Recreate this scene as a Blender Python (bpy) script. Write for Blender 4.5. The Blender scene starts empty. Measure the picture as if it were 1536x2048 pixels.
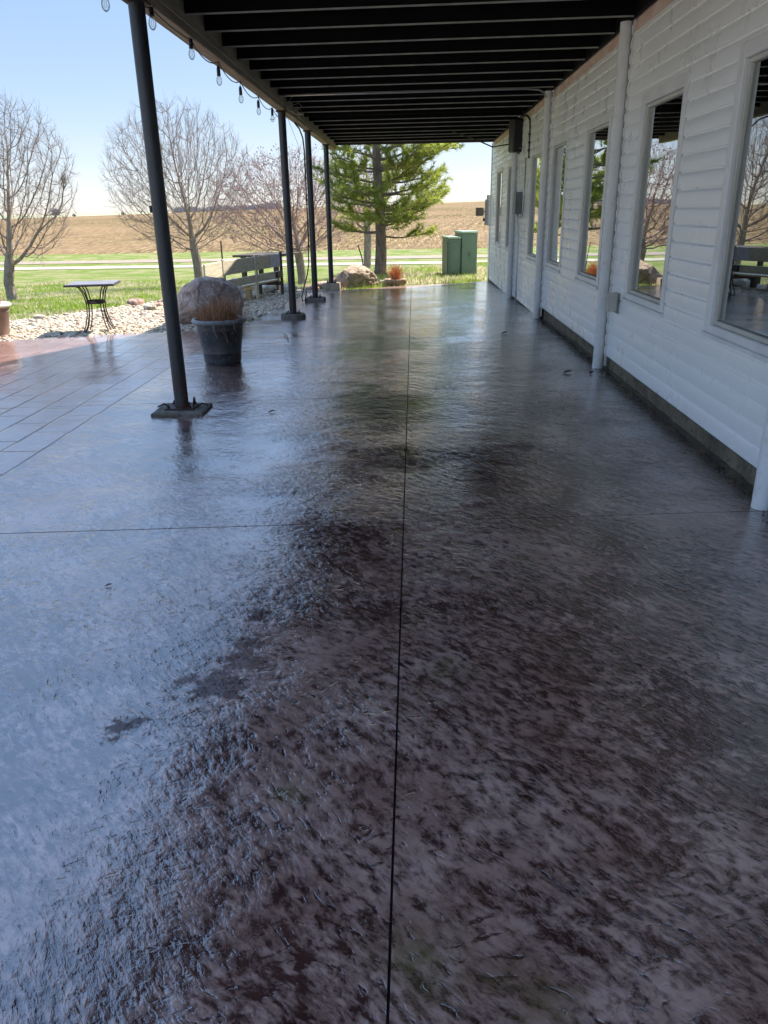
import bpy, math, random
import numpy as np
from mathutils import Vector, Matrix, noise as mn
random.seed(7); RNG = np.random.default_rng(7)
R = math.radians
S = bpy.context.scene
COL = S.collection

# ------------------------------------------------------------------ camera
cam_d = bpy.data.cameras.new("camera"); cam = bpy.data.objects.new("camera", cam_d); COL.objects.link(cam)
cam_d.sensor_fit = 'VERTICAL'; cam_d.sensor_height = 36; cam_d.lens = 27.0
cam_d.clip_start = .05; cam_d.clip_end = 4000
ax = Vector((0.9992277, 0.0357279, -0.0163535)); ay = Vector((0.0022053, 0.3645457, 0.9311829)); az = Vector((0.0392308, -0.9304998, 0.3641854))
m = Matrix.Identity(4)
for i in range(3):
    m[i][0], m[i][1], m[i][2] = ax[i], ay[i], az[i]
m[2][3] = 1.5
cam.matrix_world = m
S.camera = cam

# ------------------------------------------------------------------ light
SUN_DIR = Vector((.68, .73, 1.0 * math.tan(R(52)))).normalized()
w = bpy.data.worlds.new("World"); S.world = w; w.use_nodes = True
nt = w.node_tree; bg = nt.nodes['Background']
sky = nt.nodes.new('ShaderNodeTexSky'); sky.sky_type = 'NISHITA'; sky.sun_disc = False
sky.sun_elevation = R(52); sky.sun_rotation = math.atan2(.68, .73)
sky.air_density = .8; sky.dust_density = .1; sky.ozone_density = 1.5; sky.altitude = 300
gm = nt.nodes.new('ShaderNodeGamma'); gm.inputs[1].default_value = .36
hs = nt.nodes.new('ShaderNodeHueSaturation'); hs.inputs['Saturation'].default_value = 1.85
nt.links.new(sky.outputs[0], gm.inputs[0]); nt.links.new(gm.outputs[0], hs.inputs['Color']); tn = nt.nodes.new('ShaderNodeMix'); tn.data_type = 'RGBA'; tn.blend_type = 'MULTIPLY'; tn.inputs[0].default_value = 1; tn.inputs[7].default_value = (1.0, .955, 1.02, 1)
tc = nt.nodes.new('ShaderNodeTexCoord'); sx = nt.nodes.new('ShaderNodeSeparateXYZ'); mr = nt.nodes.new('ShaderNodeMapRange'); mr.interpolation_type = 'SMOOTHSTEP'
for k_, v_ in ((1, .22), (2, .72), (3, .55), (4, 1.45)): mr.inputs[k_].default_value = v_      # sky dimmed low, extra brightness added high overhead to fill the shaded patio
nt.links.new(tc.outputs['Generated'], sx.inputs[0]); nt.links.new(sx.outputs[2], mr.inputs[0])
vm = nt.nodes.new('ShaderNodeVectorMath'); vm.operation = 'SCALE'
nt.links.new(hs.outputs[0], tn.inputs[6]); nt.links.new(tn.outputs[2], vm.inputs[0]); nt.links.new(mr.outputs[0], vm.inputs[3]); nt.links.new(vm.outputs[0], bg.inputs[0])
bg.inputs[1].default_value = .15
sd = bpy.data.lights.new("sun", 'SUN'); sd.energy = 2.0; sd.angle = R(.55); sd.color = (1, .95, .87)
sun = bpy.data.objects.new("sun", sd); COL.objects.link(sun)
sun.rotation_euler = (-SUN_DIR).to_track_quat('-Z', 'Y').to_euler()
S.view_settings.view_transform = 'Standard'; S.view_settings.look = 'None'
S.view_settings.gamma = 1; S.view_settings.exposure = 2.7

# ------------------------------------------------------------------ helpers
def tag(o, label=None, cat=None, group=None, kind=None):
    for k, v in (('label', label), ('category', cat), ('group', group), ('kind', kind)):
        if v: o[k] = v
    return o
def thing(name, loc, label, cat, group=None, rz=0):
    o = bpy.data.objects.new(name, None); COL.objects.link(o); o.location = loc; o.rotation_euler = (0, 0, rz)
    o.empty_display_size = .1
    return tag(o, label, cat, group)
def wmat(o):
    M = Matrix.Identity(4)
    while o:
        M = Matrix.Translation(o.location) @ o.rotation_euler.to_matrix().to_4x4() @ M; o = o.parent
    return M
class MB:
    def __init__(s): s.v = []; s.f = []; s.mi = []; s.cm = 0
    def add(s, v, f):
        b = len(s.v); s.v += [tuple(p) for p in v]; s.f += [tuple(i + b for i in q) for q in f]; s.mi += [s.cm]*len(f); return s
    def box(s, c, d, M=None):
        x, y, z = [q/2 for q in d]; P = [Vector((sx*x, sy*y, sz*z)) for sz in (-1, 1) for sy in (-1, 1) for sx in (-1, 1)]
        if M is not None: P = [M @ p for p in P]
        P = [p + Vector(c) for p in P]
        return s.add(P, [(0, 2, 3, 1), (4, 5, 7, 6), (0, 1, 5, 4), (2, 6, 7, 3), (0, 4, 6, 2), (1, 3, 7, 5)])
    def bb(s, x0, x1, y0, y1, z0, z1): return s.box(((x0+x1)/2, (y0+y1)/2, (z0+z1)/2), (x1-x0, y1-y0, z1-z0))
    def bev(s, x0, x1, y0, y1, z0, z1, b=.004, M=None, c=(0, 0, 0)):
        # chamfered box
        V = []; 
        X = [(x0, x0+b), (x1, x1-b)]; Y = [(y0, y0+b), (y1, y1-b)]; Z = [(z0, z0+b), (z1, z1-b)]
        idx = {}
        for i in (0, 1):
            for j in (0, 1):
                for k in (0, 1):
                    for a, p in enumerate(((X[i][0], Y[j][1], Z[k][1]), (X[i][1], Y[j][0], Z[k][1]), (X[i][1], Y[j][1], Z[k][0]))):
                        idx[i, j, k, a] = len(V); V.append(Vector(p))
        F = []
        for i in (0, 1): F.append([idx[i, 0, 0, 0], idx[i, 0, 1, 0], idx[i, 1, 1, 0], idx[i, 1, 0, 0]])
        for j in (0, 1): F.append([idx[0, j, 0, 1], idx[1, j, 0, 1], idx[1, j, 1, 1], idx[0, j, 1, 1]])
        for k in (0, 1): F.append([idx[0, 0, k, 2], idx[0, 1, k, 2], idx[1, 1, k, 2], idx[1, 0, k, 2]])
        for i in (0, 1):
            for j in (0, 1):
                F.append([idx[i, j, 0, 0], idx[i, j, 1, 0], idx[i, j, 1, 1], idx[i, j, 0, 1]])
                F.append([idx[i, 0, j, 0], idx[i, 1, j, 0], idx[i, 1, j, 2], idx[i, 0, j, 2]])
                F.append([idx[0, i, j, 1], idx[1, i, j, 1], idx[1, i, j, 2], idx[0, i, j, 2]])
                for k in (0, 1): F.append([idx[i, j, k, 0], idx[i, j, k, 1], idx[i, j, k, 2]])
        cc = Vector(((x0+x1)/2, (y0+y1)/2, (z0+z1)/2))
        F2 = []
        for q in F:
            n_ = (V[q[1]]-V[q[0]]).cross(V[q[2]]-V[q[0]]); mid = sum((V[t] for t in q), Vector())/len(q)
            F2.append(q if n_.dot(mid-cc) > 0 else q[::-1])
        if M is not None: V = [M @ p for p in V]
        V = [p + Vector(c) for p in V]
        return s.add(V, F2)
    def tube(s, pts, r, n=8, cap=True):
        pts = [Vector(p) for p in pts]; k = len(pts)
        rs = r if isinstance(r, (list, tuple)) else [r]*k
        V = []; prev = None
        for i, p in enumerate(pts):
            d = (pts[min(i+1, k-1)] - pts[max(i-1, 0)]).normalized()
            if prev is None:
                a = Vector((0, 0, 1)) if abs(d.z) < .9 else Vector((1, 0, 0)); u = d.cross(a).normalized()
            else: u = (prev - d*prev.dot(d)).normalized()
            prev = u; v = d.cross(u)
            for j in range(n):
                t = 2*math.pi*j/n; V.append(p + (u*math.cos(t) + v*math.sin(t))*rs[i])
        F = [(i*n+j, i*n+(j+1) % n, (i+1)*n+(j+1) % n, (i+1)*n+j) for i in range(k-1) for j in range(n)]
        if cap: F += [tuple(range(n))[::-1], tuple((k-1)*n+j for j in range(n))]
        return s.add(V, F)
    def lathe(s, prof, c=(0, 0, 0), n=32, jit=0, closed=False):
        c = Vector(c); V = []
        for r, z in prof:
            for j in range(n):
                t = 2*math.pi*j/n; V.append(c + Vector((r*math.cos(t), r*math.sin(t), z)))
        k = len(prof); F = [(i*n+j, i*n+(j+1) % n, (i+1)*n+(j+1) % n, (i+1)*n+j) for i in range(k-1) for j in range(n)]
        F += [tuple(range(n))[::-1], tuple((k-1)*n+j for j in range(n))]
        return s.add(V, F)
    def build(s, name, mat, parent=None, smooth=False, label=None, local=False, angle=None):
        me = bpy.data.meshes.new(name)
        V = s.v
        if parent is not None and not local:
            Mi = wmat(parent).inverted(); V = [tuple(Mi @ Vector(p)) for p in V]
        me.from_pydata(V, [], s.f)
        for mm in (mat if isinstance(mat, (list, tuple)) else [mat]): me.materials.append(mm)
        if isinstance(mat, (list, tuple)): me.polygons.foreach_set('material_index', s.mi)
        if smooth or angle: me.polygons.foreach_set('use_smooth', [True]*len(s.f))
        me.update()
        if angle:
            try: me.set_sharp_from_angle(angle=R(angle))
            except Exception: pass
        o = bpy.data.objects.new(name, me); COL.objects.link(o)
        if parent is not None: o.parent = parent
        if label: o['label'] = label
        return o
def np_mesh(name, V, F, mat, parent=None, smooth=False):
    """V (n,3) array, F (m,k) array, all faces k-gons"""
    me = bpy.data.meshes.new(name); V = np.asarray(V, np.float32); F = np.asarray(F, np.int32)
    if parent is not None: V = V - np.array(wmat(parent).translation, np.float32)
    k = F.shape[1]
    me.vertices.add(len(V)); me.vertices.foreach_set('co', V.ravel())
    me.loops.add(F.size); me.loops.foreach_set('vertex_index', F.ravel())
    me.polygons.add(len(F)); me.polygons.foreach_set('loop_start', np.arange(len(F), dtype=np.int32)*k)
    try: me.polygons.foreach_set('loop_total', np.full(len(F), k, np.int32))
    except Exception: pass
    me.polygons.foreach_set('use_smooth', [smooth]*len(F))
    me.materials.append(mat); me.update(calc_edges=True); me.validate()
    o = bpy.data.objects.new(name, me); COL.objects.link(o)
    if parent is not None: o.parent = parent
    return o

# ------------------------------------------------------------------ node helpers
class NT:
    def __init__(s, name):
        s.m = bpy.data.materials.new(name); s.m.use_nodes = True; s.t = s.m.node_tree
        s.b = s.t.nodes['Principled BSDF']; s.out = s.t.nodes['Material Output']; s._co = None
    def n(s, typ, **kw):
        q = s.t.nodes.new('ShaderNode'+typ)
        for k, v in kw.items():
            if k.startswith('i_'):
                key = k[2:]; key = int(key) if key.isdigit() else key.replace('_', ' ')
                s.put(q.inputs[key], v)
            else: setattr(q, k, v)
        return q
    def put(s, sock, v):
        if hasattr(v, 'is_output') or isinstance(v, bpy.types.NodeSocket): s.t.links.new(v, sock)
        else: sock.default_value = v
    def co(s, kind='Object'):
        if s._co is None: s._co = s.t.nodes.new('ShaderNodeTexCoord')
        return s._co.outputs[kind]
    def math(s, op, a, b=None, c=None, clamp=False):
        q = s.t.nodes.new('ShaderNodeMath'); q.operation = op; q.use_clamp = clamp
        for i, v in enumerate((a, b, c)):
            if v is not None: s.put(q.inputs[i], v)
        return q.outputs[0]
    def mapr(s, v, a, b, c=0., d=1., smooth=True):
        q = s.t.nodes.new('ShaderNodeMapRange'); q.interpolation_type = 'SMOOTHSTEP' if smooth else 'LINEAR'
        for i, x in enumerate((v, a, b, c, d)): s.put(q.inputs[i], x)
        return q.outputs[0]
    def mapping(s, vec, loc=(0, 0, 0), rot=(0, 0, 0), sc=(1, 1, 1)):
        q = s.t.nodes.new('ShaderNodeMapping'); s.put(q.inputs[0], vec)
        q.inputs[1].default_value = loc; q.inputs[2].default_value = rot; q.inputs[3].default_value = sc
        return q.outputs[0]
    def noise(s, vec, scale, detail=4, rough=.55, dist=0., out='Fac'):
        q = s.t.nodes.new('ShaderNodeTexNoise'); s.put(q.inputs['Vector'], vec)
        q.inputs['Scale'].default_value = scale; q.inputs['Detail'].default_value = detail
        q.inputs['Roughness'].default_value = rough; q.inputs['Distortion'].default_value = dist
        return q.outputs[0 if out == 'Fac' else 1]
    def vor(s, vec, scale, feature='F1', out='Distance', rand=1.):
        q = s.t.nodes.new('ShaderNodeTexVoronoi'); q.feature = feature; s.put(q.inputs['Vector'], vec)
        q.inputs['Scale'].default_value = scale; q.inputs['Randomness'].default_value = rand
        return q.outputs[out]
    def mix(s, f, a, b, mode='MIX'):
        q = s.t.nodes.new('ShaderNodeMix'); q.data_type = 'RGBA'; q.blend_type = mode
        s.put(q.inputs[0], f)
        for i, x in ((6, a), (7, b)):
            if isinstance(x, tuple) and len(x) == 3: x = (*x, 1)
            s.put(q.inputs[i], x)
        return q.outputs[2]
    def ramp(s, f, stops):
        q = s.t.nodes.new('ShaderNodeValToRGB'); s.put(q.inputs[0], f); e = q.color_ramp.elements
        while len(e) < len(stops): e.new(.5)
        for k, (p, c) in enumerate(stops): e[k].position = p; e[k].color = (*c, 1)
        return q.outputs[0]
    def set(s, **kw):
        for k, v in kw.items():
            k = k.replace('_', ' ')
            if isinstance(v, tuple) and len(v) == 3: v = (*v, 1)
            s.put(s.b.inputs[k], v)
        return s
    def bump(s, h, dist=1., strength=1.):
        q = s.t.nodes.new('ShaderNodeBump'); q.inputs['Strength'].default_value = strength; q.inputs['Distance'].default_value = dist
        s.put(q.inputs['Height'], h); s.put(s.b.inputs['Normal'], q.outputs[0]); return q.outputs[0]
    def geo(s, o): 
        q = s.t.nodes.new('ShaderNodeNewGeometry'); return q.outputs[o]
def pm(name, c1, c2=None, sc=6, rough=.5, metal=0, bump=0, bsc=None, c3=None, spec=.5, lo=.35, hi=.65, rv=0):
    t = NT(name); v = t.co()
    if c2:
        f = t.mapr(t.noise(v, sc, 6, .6, .3), lo, hi); col = t.mix(f, c1, c2)
        if c3: col = t.mix(t.mapr(t.noise(v, sc*5.3, 5, .6), .52, .72), col, c3)
        t.set(Base_Color=col)
    else: t.set(Base_Color=c1)
    t.set(Roughness=t.mapr(t.noise(v, sc*2, 4), .3, .7, rough-rv, rough+rv) if rv else rough, Metallic=metal, Specular_IOR_Level=spec)
    if bump: t.bump(t.noise(v, bsc or sc*4, 6, .65), bump)
    return t.m

# ------------------------------------------------------------------ terrain functions
def gz(Y): return -0.018*min(max(0, Y-10), 11)
def sm(a, b, x):
    t = min(max((x-a)/(b-a), 0), 1); return t*t*(3-2*t)
def cl(x, a, b): return min(max(x, a), b)
def Ed(X):
    a = 10.5+.39*(max(X, -30)+4.5); b = 17.4+.74*(min(X, 6)+2.4); t = sm(-2.75, -2.2, X)
    return a*(1-t)+b*t
def ter(X, Y):
    s = Y-Ed(X); d = 0.012*cl(s-.5, 0, 6)+0.055*cl(s-6.5, 0, 18)
    z = gz(Y)-0.03-d; t = sm(34, 50, Y); return z*(1-t)-1.83*t
def fieldz(X, Y):
    r = max(0, Y-76); c = cl(4.4+.019*X, 1, 8); u = min(r/316, 1)
    return -1.83+(c+1.83)*(1-(1-u)**2)+.12*mn.noise(Vector((X*.02, Y*.02, 0)))*u
PATIO = [(-13, -5), (2.35, -5), (2.35, 20.62), (1.92, 20.39), (-.33, 19.06), (-1.89, 17.8), (-2.38, 17.19), (-2.43, 15.4), (-2.47, 11.31), (-3.48, 10.88), (-5.48, 10.12), (-13, 7.1)]

# ------------------------------------------------------------------ materials
def mat_patio():
    t = NT('stamped_concrete'); P = t.co(); sep = t.n('SeparateXYZ', i_0=P); X, Y = sep.outputs[0], sep.outputs[1]
    warp = t.noise(P, 1.1, 3, .5, 0, 'Color'); 
    wv = t.n('VectorMath', operation='SUBTRACT', i_0=warp); wv.inputs[1].default_value = (.5, .5, .5)
    ws = t.n('VectorMath', operation='SCALE', i_0=wv.outputs[0]); ws.inputs[3].default_value = .22
    Q = t.n('VectorMath', operation='ADD', i_0=P, i_1=ws.outputs[0]).outputs[0]
    A = t.mapping(Q, rot=(0, 0, R(47)), sc=(1, 1, 1))          # streak axis
    st1 = t.noise(t.mapping(A, sc=(8.5, 17., 8)), 1.0, 6, .66, .2)
    B = t.mapping(Q, rot=(0, 0, R(-20)))
    d1 = t.noise(t.mapping(A, loc=(3, 7, 0), sc=(20., 52., 8)), 1.0, 3, .5, .3)
    d2 = t.noise(t.mapping(B, loc=(5, 1, 2), sc=(15, 38, 8)), 1.0, 3, .5, .2)
    und = t.noise(P, 1.3, 2, .5, .2); und2 = t.noise(P, 9, 3, .5, .4)
    cre = t.math('MULTIPLY', t.mapr(d1, .30, .42, 1, 0), t.mapr(t.noise(P, 3.1, 3, .6), .38, .55))     # short dark dashes
    cre3 = t.math('MULTIPLY', t.mapr(d2, .31, .42, 1, 0), t.mapr(t.noise(P, 2.3, 3, .6), .45, .6))
    ln = t.noise(t.mapping(A, loc=(1, 2, 5), sc=(3.2, 12., 4)), 1.0, 2, .5, 1.0)
    lnc = t.math('MULTIPLY', t.mapr(t.math('ABSOLUTE', t.math('SUBTRACT', ln, .5)), 0, .012, 1, 0), t.mapr(t.noise(P, 1.9, 2, .6), .55, .64))
    lea = t.noise(t.mapping(A, sc=(1, 1.6, 1)), 26, 3, .5, .5)
    grain = t.noise(P, 170, 2, .6)
    # tile band to the left of the control line
    tile = t.math('LESS_THAN', X, -2.57)
    # border along the far edge
    e1 = t.math('SUBTRACT', Y, t.math('ADD', t.math('MULTIPLY', X, .69), 18.4))
    far = t.math('GREATER_THAN', e1, -.02)
    tl = t.math('MAXIMUM', tile, far)
    bk = t.n('TexBrick', i_Scale=1.0); cxy = t.n('CombineXYZ', i_0=Y, i_1=t.math('ADD', X, 2.57))
    wob = t.n('VectorMath', operation='ADD', i_0=cxy.outputs[0]); s2 = t.n('VectorMath', operation='SCALE', i_0=t.noise(P, 9, 2, .5, 0, 'Color')); s2.inputs[3].default_value = .014
    t.put(wob.inputs[1], s2.outputs[0]); t.put(bk.inputs['Vector'], wob.outputs[0])
    bk.inputs['Mortar Size'].default_value = .009; bk.inputs['Mortar Smooth'].default_value = .6
    bk.inputs['Brick Width'].default_value = .50; bk.inputs['Row Height'].default_value = .272
    bk.inputs['Color1'].default_value = (0, 0, 0, 1); bk.inputs['Color2'].default_value = (1, 1, 1, 1); bk.offset = .5; bk.offset_frequency = 2
    mortar = t.math('MULTIPLY', bk.outputs['Fac'], tile)
    bshade = t.math('MULTIPLY', t.n('SeparateColor', i_0=bk.outputs['Color']).outputs[0], tile)
    # ---- height in metres
    hm = t.math('ADD', t.math('MULTIPLY', st1, .0070), t.math('MULTIPLY', lea, .0034))
    hm = t.math('SUBTRACT', hm, t.math('MULTIPLY', cre, .0016)); hm = t.math('SUBTRACT', hm, t.math('MULTIPLY', cre3, .0012));
    hm = t.math('ADD', hm, t.math('MULTIPLY', und2, .0025))
    patch = t.mapr(t.noise(P, .9, 3, .6), .38, .62, .45, 1.15)   # smoother and rougher areas
    hm = t.math('MULTIPLY', hm, patch)
    hm = t.math('MULTIPLY', hm, t.math('SUBTRACT', 1.0, t.math('MULTIPLY', tl, .72)))
    hm = t.math('ADD', hm, t.math('MULTIPLY', und, .009)); hm = t.math('ADD', hm, t.math('MULTIPLY', grain, .00008))
    hm = t.math('SUBTRACT', hm, t.math('MULTIPLY', mortar, .004))
    # ---- colour: maroon release settles in the lows over mauve concrete
    big = t.noise(Q, .85, 4, .6, .6); med = t.noise(t.mapping(A, sc=(17, 36, 2)), 1.0, 6, .74, .3)
    k = t.math('ADD', t.math('MULTIPLY', st1, .52), t.math('MULTIPLY', med, .95)); k = t.math('ADD', k, t.math('MULTIPLY', big, .85))
    k = t.math('ADD', k, t.math('MULTIPLY', lea, .42))
    k = t.math('SUBTRACT', k, t.math('MULTIPLY', cre, .22)); k = t.math('SUBTRACT', k, t.math('MULTIPLY', cre3, .20)); k = t.math('SUBTRACT', k, t.math('MULTIPLY', lnc, .25))
    sp = t.vor(t.mapping(Q, sc=(1, 1.25, 1)), 7.5); spot = t.math('MULTIPLY', t.mapr(sp, .10, .24, 1, 0), t.mapr(t.noise(P, 2.1, 2), .5, .62))
    k = t.math('SUBTRACT', k, t.math('MULTIPLY', spot, .18))
    f = t.mapr(k, 1.20, 1.54)
    lightc = t.mix(t.mapr(t.noise(P, 3.3, 5, .65), .35, .68), (.25, .140, .108), (.41, .262, .218))
    darkc = t.mix(t.mapr(t.noise(P, 2.2, 4), .4, .65), (.038, .014, .012), (.070, .030, .023))
    c = t.mix(f, darkc, lightc)
    # damp patches where the sealer pooled
    dm = None
    for (sx, sy, r) in ((-.67, 2.21, .13), (-.60, 2.36, .10), (-.61, 2.52, .08), (-.63, 2.76, .07), (.50, 4.78, .26), (.38, 4.45, .17), (.75, 5.0, .15), (-.9, 2.0, .06)):
        v = t.n('VectorMath', operation='DISTANCE', i_0=t.n('VectorMath', operation='ADD', i_0=Q).outputs[0]); v.inputs[1].default_value = (sx, sy, 0)
        jit = t.math('MULTIPLY', t.math('SUBTRACT', t.noise(P, 14, 6, .75), .5), r*5.0)
        mm = t.mapr(t.math('ADD', v.outputs['Value'], jit), r*.5, r*1.1, 1, 0); dm = mm if dm is None else t.math('MAXIMUM', dm, mm)
    c = t.mix(t.math('MULTIPLY', dm, .72), c, (.050, .024, .022))
    # olive stains of release agent
    ol = None
    for (sx, sy, r) in ((.13, 2.3, .10), (.02, 1.2, .16), (.22, 1.16, .09), (.27, 1.05, .12), (-.35, 1.7, .07), (.5, 3.2, .08)):
        v = t.n('VectorMath', operation='DISTANCE', i_0=Q); v.inputs[1].default_value = (sx, sy, 0)
        mm = t.mapr(v.outputs['Value'], r*.2, r*1.25, 1, 0); ol = mm if ol is None else t.math('MAXIMUM', ol, mm)
    olm = t.math('MULTIPLY', ol, t.mapr(t.noise(P, 9, 4, .6), .35, .65, .1, .75))
    c = t.mix(olm, c, (.085, .068, .022))
    # light sealer specks
    vo = t.vor(P, 42); vs = t.vor(P, 42, out='Color'); pick = t.n('SeparateColor', i_0=vs).outputs[0]
    ring = t.math('MULTIPLY', t.math('LESS_THAN', t.math('ABSOLUTE', t.math('SUBTRACT', vo, .10)), .045), t.math('GREATER_THAN', pick, .965))
    ring = t.math('MULTIPLY', ring, t.mapr(t.noise(P, 1.6, 2), .5, .6))
    c = t.mix(t.math('MULTIPLY', ring, .75), c, (.5, .5, .46))
    # brick band: warmer and paler
    bc = t.mix(t.mapr(t.noise(P, 3.2, 6, .65), .35, .7), (.33, .185, .145), (.50, .30, .235))
    bc = t.mix(t.math('MULTIPLY', bshade, .35), bc, (.24, .13, .11))
    bc = t.mix(t.math('MULTIPLY', t.mapr(t.noise(P, 8, 5, .7), .6, .72), .7), bc, (.09, .045, .04))
    c = t.mix(t.math('MULTIPLY', tl, .88), c, bc); c = t.mix(t.math('MULTIPLY', mortar, .8), c, (.03, .02, .018))
    # grime against the wall
    gr = t.math('MULTIPLY', t.mapr(X, 1.62, 1.95), t.mapr(t.noise(P, 5, 5, .7), .3, .6, .45, 1.0)); c = t.mix(gr, c, (.028, .021, .017))
    hm = t.math('ADD', hm, t.math('MULTIPLY', mortar, -.003)); nb_ = t.bump(hm, 1.0); t.put(t.b.inputs['Coat Normal'], nb_)
    rg = t.mapr(t.math('ADD', t.noise(P, 2.6, 5, .65), t.math('MULTIPLY', st1, .25)), .5, .8, .06, .17)
    rg = t.math('ADD', rg, t.math('MULTIPLY', gr, .3)); rg = t.math('ADD', rg, t.math('MULTIPLY', far, .25))
    t.set(Base_Color=c, Roughness=rg, IOR=1.8, Specular_IOR_Level=t.math('SUBTRACT', .5, t.math('MULTIPLY', dm, .36)), Coat_Weight=t.math('MULTIPLY', t.math('SUBTRACT', 1.0, t.math('MAXIMUM', t.math('MULTIPLY', dm, .9), mortar)), t.math('SUBTRACT', 1.0, t.math('MULTIPLY', tl, .22))), Coat_IOR=1.6, Coat_Roughness=.05)
    return t.m
def mat_grass(name='lawn_grass', dark=1.0):
    t = NT(name); P = t.co(); rnd = t.geo('Random Per Island')
    a = t.mapr(t.noise(P, .45, 5, .7, .6), .38, .58)
    near = t.mapr(t.noise(P, 2.1, 4, .6), .35, .65)
    g = t.mix(rnd, (.17, .26, .035), (.36, .45, .08)); g = t.mix(t.math('MULTIPLY', near, .5), g, (.34, .44, .07))
    s = t.mix(rnd, (.50, .43, .24), (.68, .60, .38))
    pick = t.math('GREATER_THAN', t.math('ADD', a, t.math('MULTIPLY', t.math('SUBTRACT', rnd, .5), .9)), .62)
    cc = t.mix(pick, g, s); t.set(Base_Color=cc, Roughness=.7, Specular_IOR_Level=.2)
    tr = t.n('BsdfTranslucent'); t.put(tr.inputs[0], cc); mx = t.n('MixShader'); mx.inputs[0].default_value = .5
    t.t.links.new(t.b.outputs[0], mx.inputs[1]); t.t.links.new(tr.outputs[0], mx.inputs[2]); t.t.links.new(mx.outputs[0], t.out.inputs[0])
    t.bump(t.noise(P, 22, 4, .7), .05)
    return t.m
def mat_lawn():
    t = NT('lawn_soil'); P = t.co()
    a = t.mapr(t.noise(P, .55, 5, .65, .6), .42, .60)
    g = t.mix(t.mapr(t.noise(P, 13, 6, .75), .35, .65), (.075, .12, .02), (.18, .24, .04))
    s = t.mix(t.mapr(t.noise(P, 16, 6, .75), .35, .65), (.20, .17, .08), (.38, .33, .18))
    t.set(Base_Color=t.mix(t.math('MULTIPLY', a, .75), g, s), Roughness=.9, Specular_IOR_Level=.1)
    t.bump(t.noise(P, 9, 6, .75), .12); return t.m
def mat_field():
    t = NT('corn_stubble'); P = t.co(); 
    Q = t.n('VectorMath', operation='ADD', i_0=P); sc = t.n('VectorMath', operation='SCALE', i_0=t.noise(t.mapping(P, sc=(1, .25, 1)), .035, 3, .5, 0, 'Color')); sc.inputs[3].default_value = 9
    t.put(Q.inputs[1], sc.outputs[0]); Q = Q.outputs[0]
    wv = t.n('TexWave', wave_type='BANDS', bands_direction='X', i_Scale=.27, i_Distortion=1.2, i_Detail=2); t.put(wv.inputs[0], t.mapping(Q, rot=(0, 0, R(9))))
    fl = t.noise(t.mapping(P, sc=(4.5, .42, 1)), 1.0, 5, .7); fl2 = t.noise(t.mapping(P, sc=(13, 1.3, 1)), 1.0, 3, .7)
    k = t.math('ADD', t.math('MULTIPLY', fl, .8), t.math('MULTIPLY', wv.outputs['Fac'], .05)); k = t.math('ADD', k, t.math('MULTIPLY', fl2, .4))
    c = t.ramp(t.mapr(k, .50, .82, smooth=False), [(0, (.055, .036, .016)), (.35, (.12, .082, .038)), (.6, (.20, .143, .068)), (1, (.46, .37, .19))])
    c = t.mix(t.math('MULTIPLY', t.mapr(t.noise(P, .03, 4, .6), .4, .62), .35), c, (.30, .19, .115))
    t.set(Base_Color=c, Roughness=.95, Specular_IOR_Level=.05); return t.m
def mat_bark(name, c1, c2, sc=18):
    t = NT(name); v = t.mapping(t.co(), sc=(1, 1, .25)); f = t.mapr(t.noise(v, sc, 6, .7), .35, .65)
    t.set(Base_Color=t.mix(f, c1, c2), Roughness=.9, Specular_IOR_Level=.15); t.bump(t.noise(v, sc*1.6, 6, .7), .03); return t.m
def mat_island(name, c1, c2, rough=.7, c3=None, bump=0):
    t = NT(name); r = t.geo('Random Per Island'); c = t.mix(r, c1, c2)
    if c3: c = t.mix(t.math('GREATER_THAN', t.math('FRACT', t.math('MULTIPLY', r, 7.31)), .7), c, c3)
    c = t.mix(t.mapr(t.noise(t.co(), 30, 4, .6), .4, .7, 0, .4), c, tuple(x*.7 for x in c1))
    t.set(Base_Color=c, Roughness=rough, Specular_IOR_Level=.25)
    if bump: t.bump(t.noise(t.co(), 60, 4), bump)
    return t.m
def mat_needles():
    t = NT('pine_needles'); r = t.geo('Random Per Island'); P = t.co()
    f = t.math('ADD', t.math('MULTIPLY', r, .5), t.math('MULTIPLY', t.mapr(t.noise(P, 1.1, 3, .6), .35, .65), .5))
    t.set(Base_Color=t.ramp(f, [(0, (.04, .065, .02)), (.3, (.15, .20, .04)), (.65, (.36, .36, .075)), (1, (.54, .50, .16))]), Roughness=.5, Specular_IOR_Level=.3)
    tr = t.n('BsdfTranslucent'); t.put(tr.inputs[0], t.mix(r, (.30, .38, .05), (.50, .52, .09))); mx = t.n('MixShader'); mx.inputs[0].default_value = .45
    t.t.links.new(t.b.outputs[0], mx.inputs[1]); t.t.links.new(tr.outputs[0], mx.inputs[2]); t.t.links.new(mx.outputs[0], t.out.inputs[0]); return t.m
def mat_siding():
    t = NT('white_vinyl'); P = t.co(); sep = t.n('SeparateXYZ', i_0=P)
    c = t.mix(t.mapr(t.noise(t.mapping(P, sc=(1, .4, 1)), 1.2, 3, .5), .3, .7), (.88, .88, .865), (.86, .86, .845))
    d = t.math('MULTIPLY', t.mapr(t.noise(t.mapping(P, sc=(1, 1, .4)), 4, 5, .7), .55, .75), t.mapr(sep.outputs[2], .0, .45, .4, .0)); c = t.mix(d, c, (.42, .36, .28))
    t.set(Base_Color=c, Roughness=t.mapr(t.noise(P, 2.5, 3), .3, .7, .24, .40), Specular_IOR_Level=.5)
    t.bump(t.noise(t.mapping(P, sc=(1, .5, 1.5)), 2.0, 1, .4), .0012); return t.m
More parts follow.
